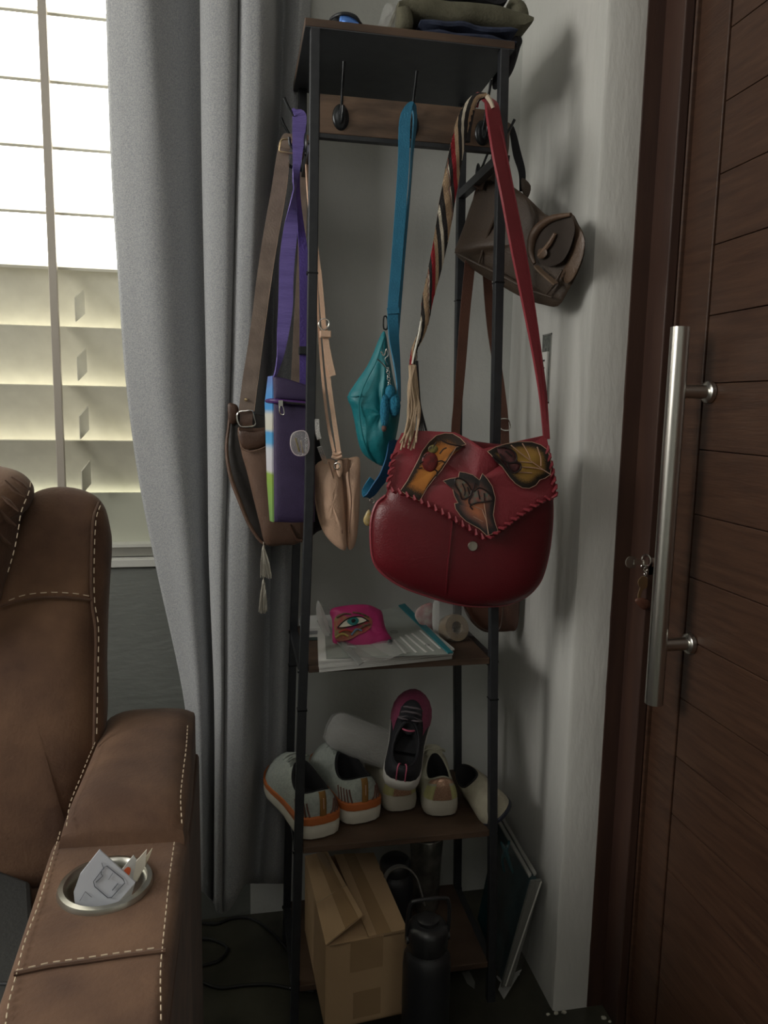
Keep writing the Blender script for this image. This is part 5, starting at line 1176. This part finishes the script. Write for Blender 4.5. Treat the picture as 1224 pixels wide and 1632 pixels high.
# right flap flat, left flap bent up
flapq([mix(A0, A1, .52), A1, A2, mix(A3, A2, .42)])
lf_ = [A0, at(577, 1470, 1.168), mix(A3, A2, .32)+Vector((0, 0, .008)), A3]
lf_[1] = mix(A0, A1, .44)+Vector((.004, .020, .028))
flapq([A0+Vector((0, -.002, .001)), lf_[1], lf_[2], A3])
flapq([mix(A0, A1, .05)-Vector((0, 0, .004)), mix(A0, A1, .95)-Vector((0, 0, .004)), mix(A1, A2, .3)-Vector((.008, 0, .004)), mix(A0, A3, .3)+Vector((.008, 0, -.004))], name='inner_flap')
# tape
tn = .0006
fx = lambda s, z: mix(A0, A1, s)*1+Vector((0, -tn, 0))
def ftape(s0, s1, za, zb): 
    a, b = mix(A0, A1, s0), mix(A0, A1, s1); a = a.copy(); b = b.copy()
    P4 = [Vector((a.x, a.y-.0004, za)), Vector((b.x, b.y-.0004, za)), Vector((b.x, b.y-.0004, zb)), Vector((a.x, a.y-.0004, zb))]
    return part('tape', slab(P4, .0005, (0, -1, 0)), M_tape, cbx, smooth=False)
ftape(.30, .70, .19, .2475); ftape(.34, .68, .10, .150)
d_ = (A2-A1); up3 = Vector((0, 0, .0032))
part('tape', slab([mix(A0, A1, .62)+up3, mix(A0, A1, .80)+up3, mix(A3, A2, .72)+up3, mix(A3, A2, .56)+up3], .0005, (0, 0, 1)), M_tape, cbx, smooth=False)
l0, l1, l2, l3 = A0+Vector((0, -.002, .001)), lf_[1], lf_[2], A3
part('tape', slab([mix(l0, l1, .52)+up3, mix(l0, l1, .88)+up3, mix(l3, l2, .85)+up3, mix(l3, l2, .5)+up3], .0005, (0, 0, 1)), M_tape, cbx, smooth=False)
part('flap_crease', tube([mix(l0, l3, .42)+up3, mix(l1, l2, .42)+up3+Vector((0, 0, .0006))], .0008, 5), mat('pale_card_edge', (.42, .31, .19), .8), cbx)
part('edge_tear', tube(cr([mix(A0, A1, .98)+Vector((0, -.0005, -.005)), mix(A0, A1, .95)+Vector((0, -.001, -.05)), mix(A0, A1, .955)+Vector((0, -.001, -.09)), mix(A0, A1, .94)+Vector((0, -.001, -.14))], 4), .0008, 5), mat('pale_card_edge2', (.40, .29, .18), .8), cbx)

def bottle(name, lab, base, r, h, m, capm, handle=True, loopm=None, cap_h=.044):
    t = thing(name, lab, 'bottle', base)
    part('body', lathe([(0, 0), (r*.96, 0), (r, .006), (r, h-.028), (r*.97, h-.012), (r*.86, h-.002), (r*.72, h+.004), (r*.72, h+.01), (0, h+.01)], base, seg=48), m, t, angle=50)
    b = Vector(base)
    part('cap', lathe([(0, h+.004), (r*.80, h+.004), (r*.86, h+.010), (r*.86, h+cap_h-.006), (r*.80, h+cap_h), (r*.60, h+cap_h+.006), (0, h+cap_h+.006)], base, seg=40), capm, t, angle=50)
    if handle:
        z = h+cap_h*.5; top_ = h+cap_h+.052; rr_ = r*.86
        part('handle', tube(cr([b+Vector((-rr_, 0, z)), b+Vector((-rr_*1.04, -.002, z+.03)), b+Vector((-rr_*.94, -.006, top_-.008)), b+Vector((-rr_*.6, -.008, top_)), b+Vector((rr_*.6, -.008, top_)), b+Vector((rr_*.94, -.006, top_-.008)), b+Vector((rr_*1.04, -.002, z+.03)), b+Vector((rr_, 0, z))], 4), .0034, 8), capm, t)
        part('spout_lid', lathe([(0, h+cap_h+.003), (r*.46, h+cap_h+.003), (r*.46, h+cap_h+.012), (r*.3, h+cap_h+.016), (0, h+cap_h+.016)], base, seg=24), capm, t, angle=50)
        part('handle_pivot', join(cyl(b+Vector((-rr_*1.08, 0, z)), b+Vector((-rr_*.9, 0, z)), .008, 16), cyl(b+Vector((rr_*.9, 0, z)), b+Vector((rr_*1.08, 0, z)), .008, 16)), capm, t, kind='stuff')
    return t
bb = at(682, 1510, 1.12)
bottle('black_water_bottle', 'large matte black water bottle with a loop handle standing on the floor', (bb.x, 1.125, 0), .0405, .243, M_bottle, mat('black_bottle_cap', (.020, .020, .022), .32))
b2 = at(612, 1440, 1.40)
t2 = bottle('black_flask', 'black flask with a grey carrying loop behind the cardboard box', (b2.x+.010, 1.345, bxz), .036, .150, M_bottle, mat('flask_cap', (.015, .015, .016), .4), handle=False, cap_h=.028)
gl = mat('grey_loop_band', (.16, .155, .14), .5)
part('carry_loop', ribbon(cr([at(x, y, 1.315) for x, y in ((613, 1414), (614, 1398), (622, 1386), (637, 1380), (652, 1385), (663, 1398), (670, 1420), (676, 1442))], 5), [.008]*36, .003, Vector((.3, -1, 0))), gl, t2)
tm = thing('metal_tumbler', 'dented grey metal tumbler at the back of the bottom shelf', 'tumbler', (at(678, 1400, 1.44).x, 1.44, bxz))
tx = at(678, 1400, 1.44).x
part('body', lathe([(0, 0), (.026, 0), (.028, .004), (.034, .135), (.036, .165), (.034, .168), (.031, .160), (.027, .01), (0, .01)], (tx, 1.44, bxz), seg=40), mat('mottled_metal', (.10, .095, .085), .35, metal=.6, col2=(.26, .25, .22), scale=28), tm, angle=50)
part('rim', ringm((tx, 1.44, bxz+.166), .0350, .0012, (0, 0, 1), 36), M_steel, tm)

# ------------------------------------------------------------------ wrapped panel leaning right of the rack
wp = thing('wrapped_panel', 'dark teal box panel in clear plastic film leaning between rack and pier', 'wrapped panel', (.52, 1.34, 0))
M_tl = mat('dark_teal_print', (.006, .016, .020), .4, col2=(.010, .060, .075), scale=14, detail=6)
B0, B1 = Vector((.502, 1.268, .030)), Vector((.512, 1.46, .030))
T0, T1 = Vector((.555, 1.272, .242)), Vector((.565, 1.50, .236))
tv = Vector((.012, .001, -.003))
part('panel', hexa([B0, B0+tv, B1+tv, B1], [T0, T0+tv, T1+tv, T1]), M_tl, wp, smooth=False)
wht = mat('white_board_edge', (.33, .33, .30), .5)
part('edge_strip', hexa([B0+Vector((-.003, -.003, -.004)), B0+Vector((.016, -.003, -.004)), B0+Vector((.016, .004, -.004)), B0+Vector((-.003, .004, -.004))], [T0+Vector((-.003, -.003, .0)), T0+Vector((.018, -.003, 0)), T0+Vector((.018, .004, 0)), T0+Vector((-.003, .004, 0))]), mat('grey_board_edge', (.16, .16, .145), .5), wp, smooth=False)
part('bright_edge', tube([B0+Vector((.004, -.005, 0)), T0+Vector((.016, -.005, 0))], .0016, 6), mat('bright_edge_white', (.6, .6, .55), .4), wp)
part('top_strip', hexa([T0+Vector((-.006, .004, .004)), T0+Vector((-.001, .004, .008)), T1+Vector((-.001, 0, .008)), T1+Vector((-.006, 0, .004))], [T0+Vector((-.006, .004, .008)), T0+Vector((-.001, .004, .012)), T1+Vector((-.001, 0, .012)), T1+Vector((-.006, 0, .008))]), wht, wp, smooth=False)
part('top_strip', hexa([T0+Vector((.004, .004, .006)), T0+Vector((.009, .004, .010)), T1+Vector((.009, 0, .010)), T1+Vector((.004, 0, .006))], [T0+Vector((.004, .004, .010)), T0+Vector((.009, .004, .014)), T1+Vector((.009, 0, .014)), T1+Vector((.004, 0, .010))]), wht, wp, smooth=False)
part('teal_ribbon', join(tube(cr([at(x, y, 1.36) for x, y in ((798, 1342), (806, 1358), (812, 1376), (818, 1392))], 4), [.002, .006, .004, .002], 8), tube(cr([at(x, y, 1.36) for x, y in ((812, 1340), (806, 1356), (800, 1370), (804, 1390))], 4), [.002, .005, .003, .002], 8)), mat('teal_ribbon', (.008, .09, .11), .4), wp, kind='stuff')
wf = pol([(786, 1400), (800, 1345), (826, 1352), (855, 1404), (852, 1450), (840, 1520), (832, 1545), (803, 1592), (797, 1585), (790, 1560)], 1.262, 4, False)
fm = [(786, 1400), (800, 1345), (826, 1352), (855, 1404), (852, 1450), (840, 1520)]
part('film_wrap', inflate([Vector((max(p.x, 0), p.y, max(p.z, .003))) for p in wf], .006, .05, c=at(820, 1470, 1.262), rings=7, wob=.003, seed=3), clear_plastic('panel_film', (.97, .97, .97), .06, .008), wp)
part('film_tail', slab([Vector((v.x, v.y, max(v.z, .0015))) for v in (atZ(800, 1560, .02), atZ(832, 1545, .03), atZ(803, 1593, .002), atZ(794, 1577, .006))], .0012, (0, -.4, 1)), clear_plastic('tail_film', (.8, .8, .78), .15, .38), wp, smooth=False)
part('film_knot', tube(cr([atZ(792, 1556, .02), atZ(798, 1562, .02), atZ(806, 1560, .02), atZ(828, 1553, .022)], 4), [.002, .003, .0025, .001], 6), M_wrap2, wp)

# plastic scrap under shelf and cable
sc = part('plastic_scrap', slab([atZ(736, 1551, .004), atZ(748, 1548, .006), atZ(757, 1566, .004), atZ(756, 1576, .002), atZ(745, 1568, .002)], .0015, (0, 0, 1)), mat('grey_scrap', (.22, .22, .20), .5), smooth=False)
tag(sc, 'small scrap of grey plastic on the floor under the bottom shelf', 'scrap')
cab = part('black_cable', tube(cr([atZ(x, y, .0035) for x, y in ((250, 1476), (316, 1471), (345, 1472), (370, 1463), (400, 1464), (430, 1483), (452, 1506), (470, 1530), (482, 1550))], 6), .0034, 8), mat('cable_rubber', (.012, .012, .012), .5))
tag(cab, 'black cable arching along the wall foot under the curtain', 'cable')
cab2 = part('black_cable', tube(cr([atZ(x, y, .0035) for x, y in ((230, 1500), (316, 1496), (345, 1500), (362, 1512), (350, 1530), (325, 1538), (300, 1546), (318, 1562), (350, 1574), (390, 1570), (430, 1569), (470, 1576), (500, 1580))], 6), .0034, 8), mat('cable_rubber_b', (.012, .012, .012), .5))
tag(cab2, 'black cable looping in front on the floor between recliner and rack', 'cable')
# plaster rubble at pier foot
rnd = random.Random(12)
for k, (x, y) in enumerate(((885, 1612), (897, 1610), (962, 1622), (972, 1628), (980, 1622), (873, 1616))):
    c_ = atZ(x, y, .003); r_ = .0025+rnd.random()*.004
    g = blobg(Vector((min(c_.x, .70), min(c_.y, 1.212), .003)), (r_, r_*.8, r_*.6), k, .25, 6)
    t = part('plaster_crumb', g, mat('plaster', (.45, .43, .36), .9) if k == 0 else bpy.data.materials['plaster'])
    tag(t, ['plaster crumb at the foot of the pier corner, second from the left', 'plaster crumb against the middle of the pier foot', 'plaster crumb at the foot of the door frame, left one', 'plaster crumb at the frame foot nearest the door', 'small plaster crumb between the other two at the frame foot', 'leftmost plaster crumb on the floor by the pier'][k], 'rubble')

GR = {'grey_running_shoe': 'grey running shoes on the shoe shelf', 'white_glitter_sneaker': 'glitter sneakers on the shoe shelf', 'cream_tassel': 'cream tassels under the messenger bag',
      'booklet': 'small stack of booklets', 'black_cable': 'cables on the floor', 'plaster_crumb': 'plaster crumbs by the pier'}
for o in C.objects:
    k = o.name.split('.')[0]
    if o.parent is None and k in GR: o['group'] = GR[k]
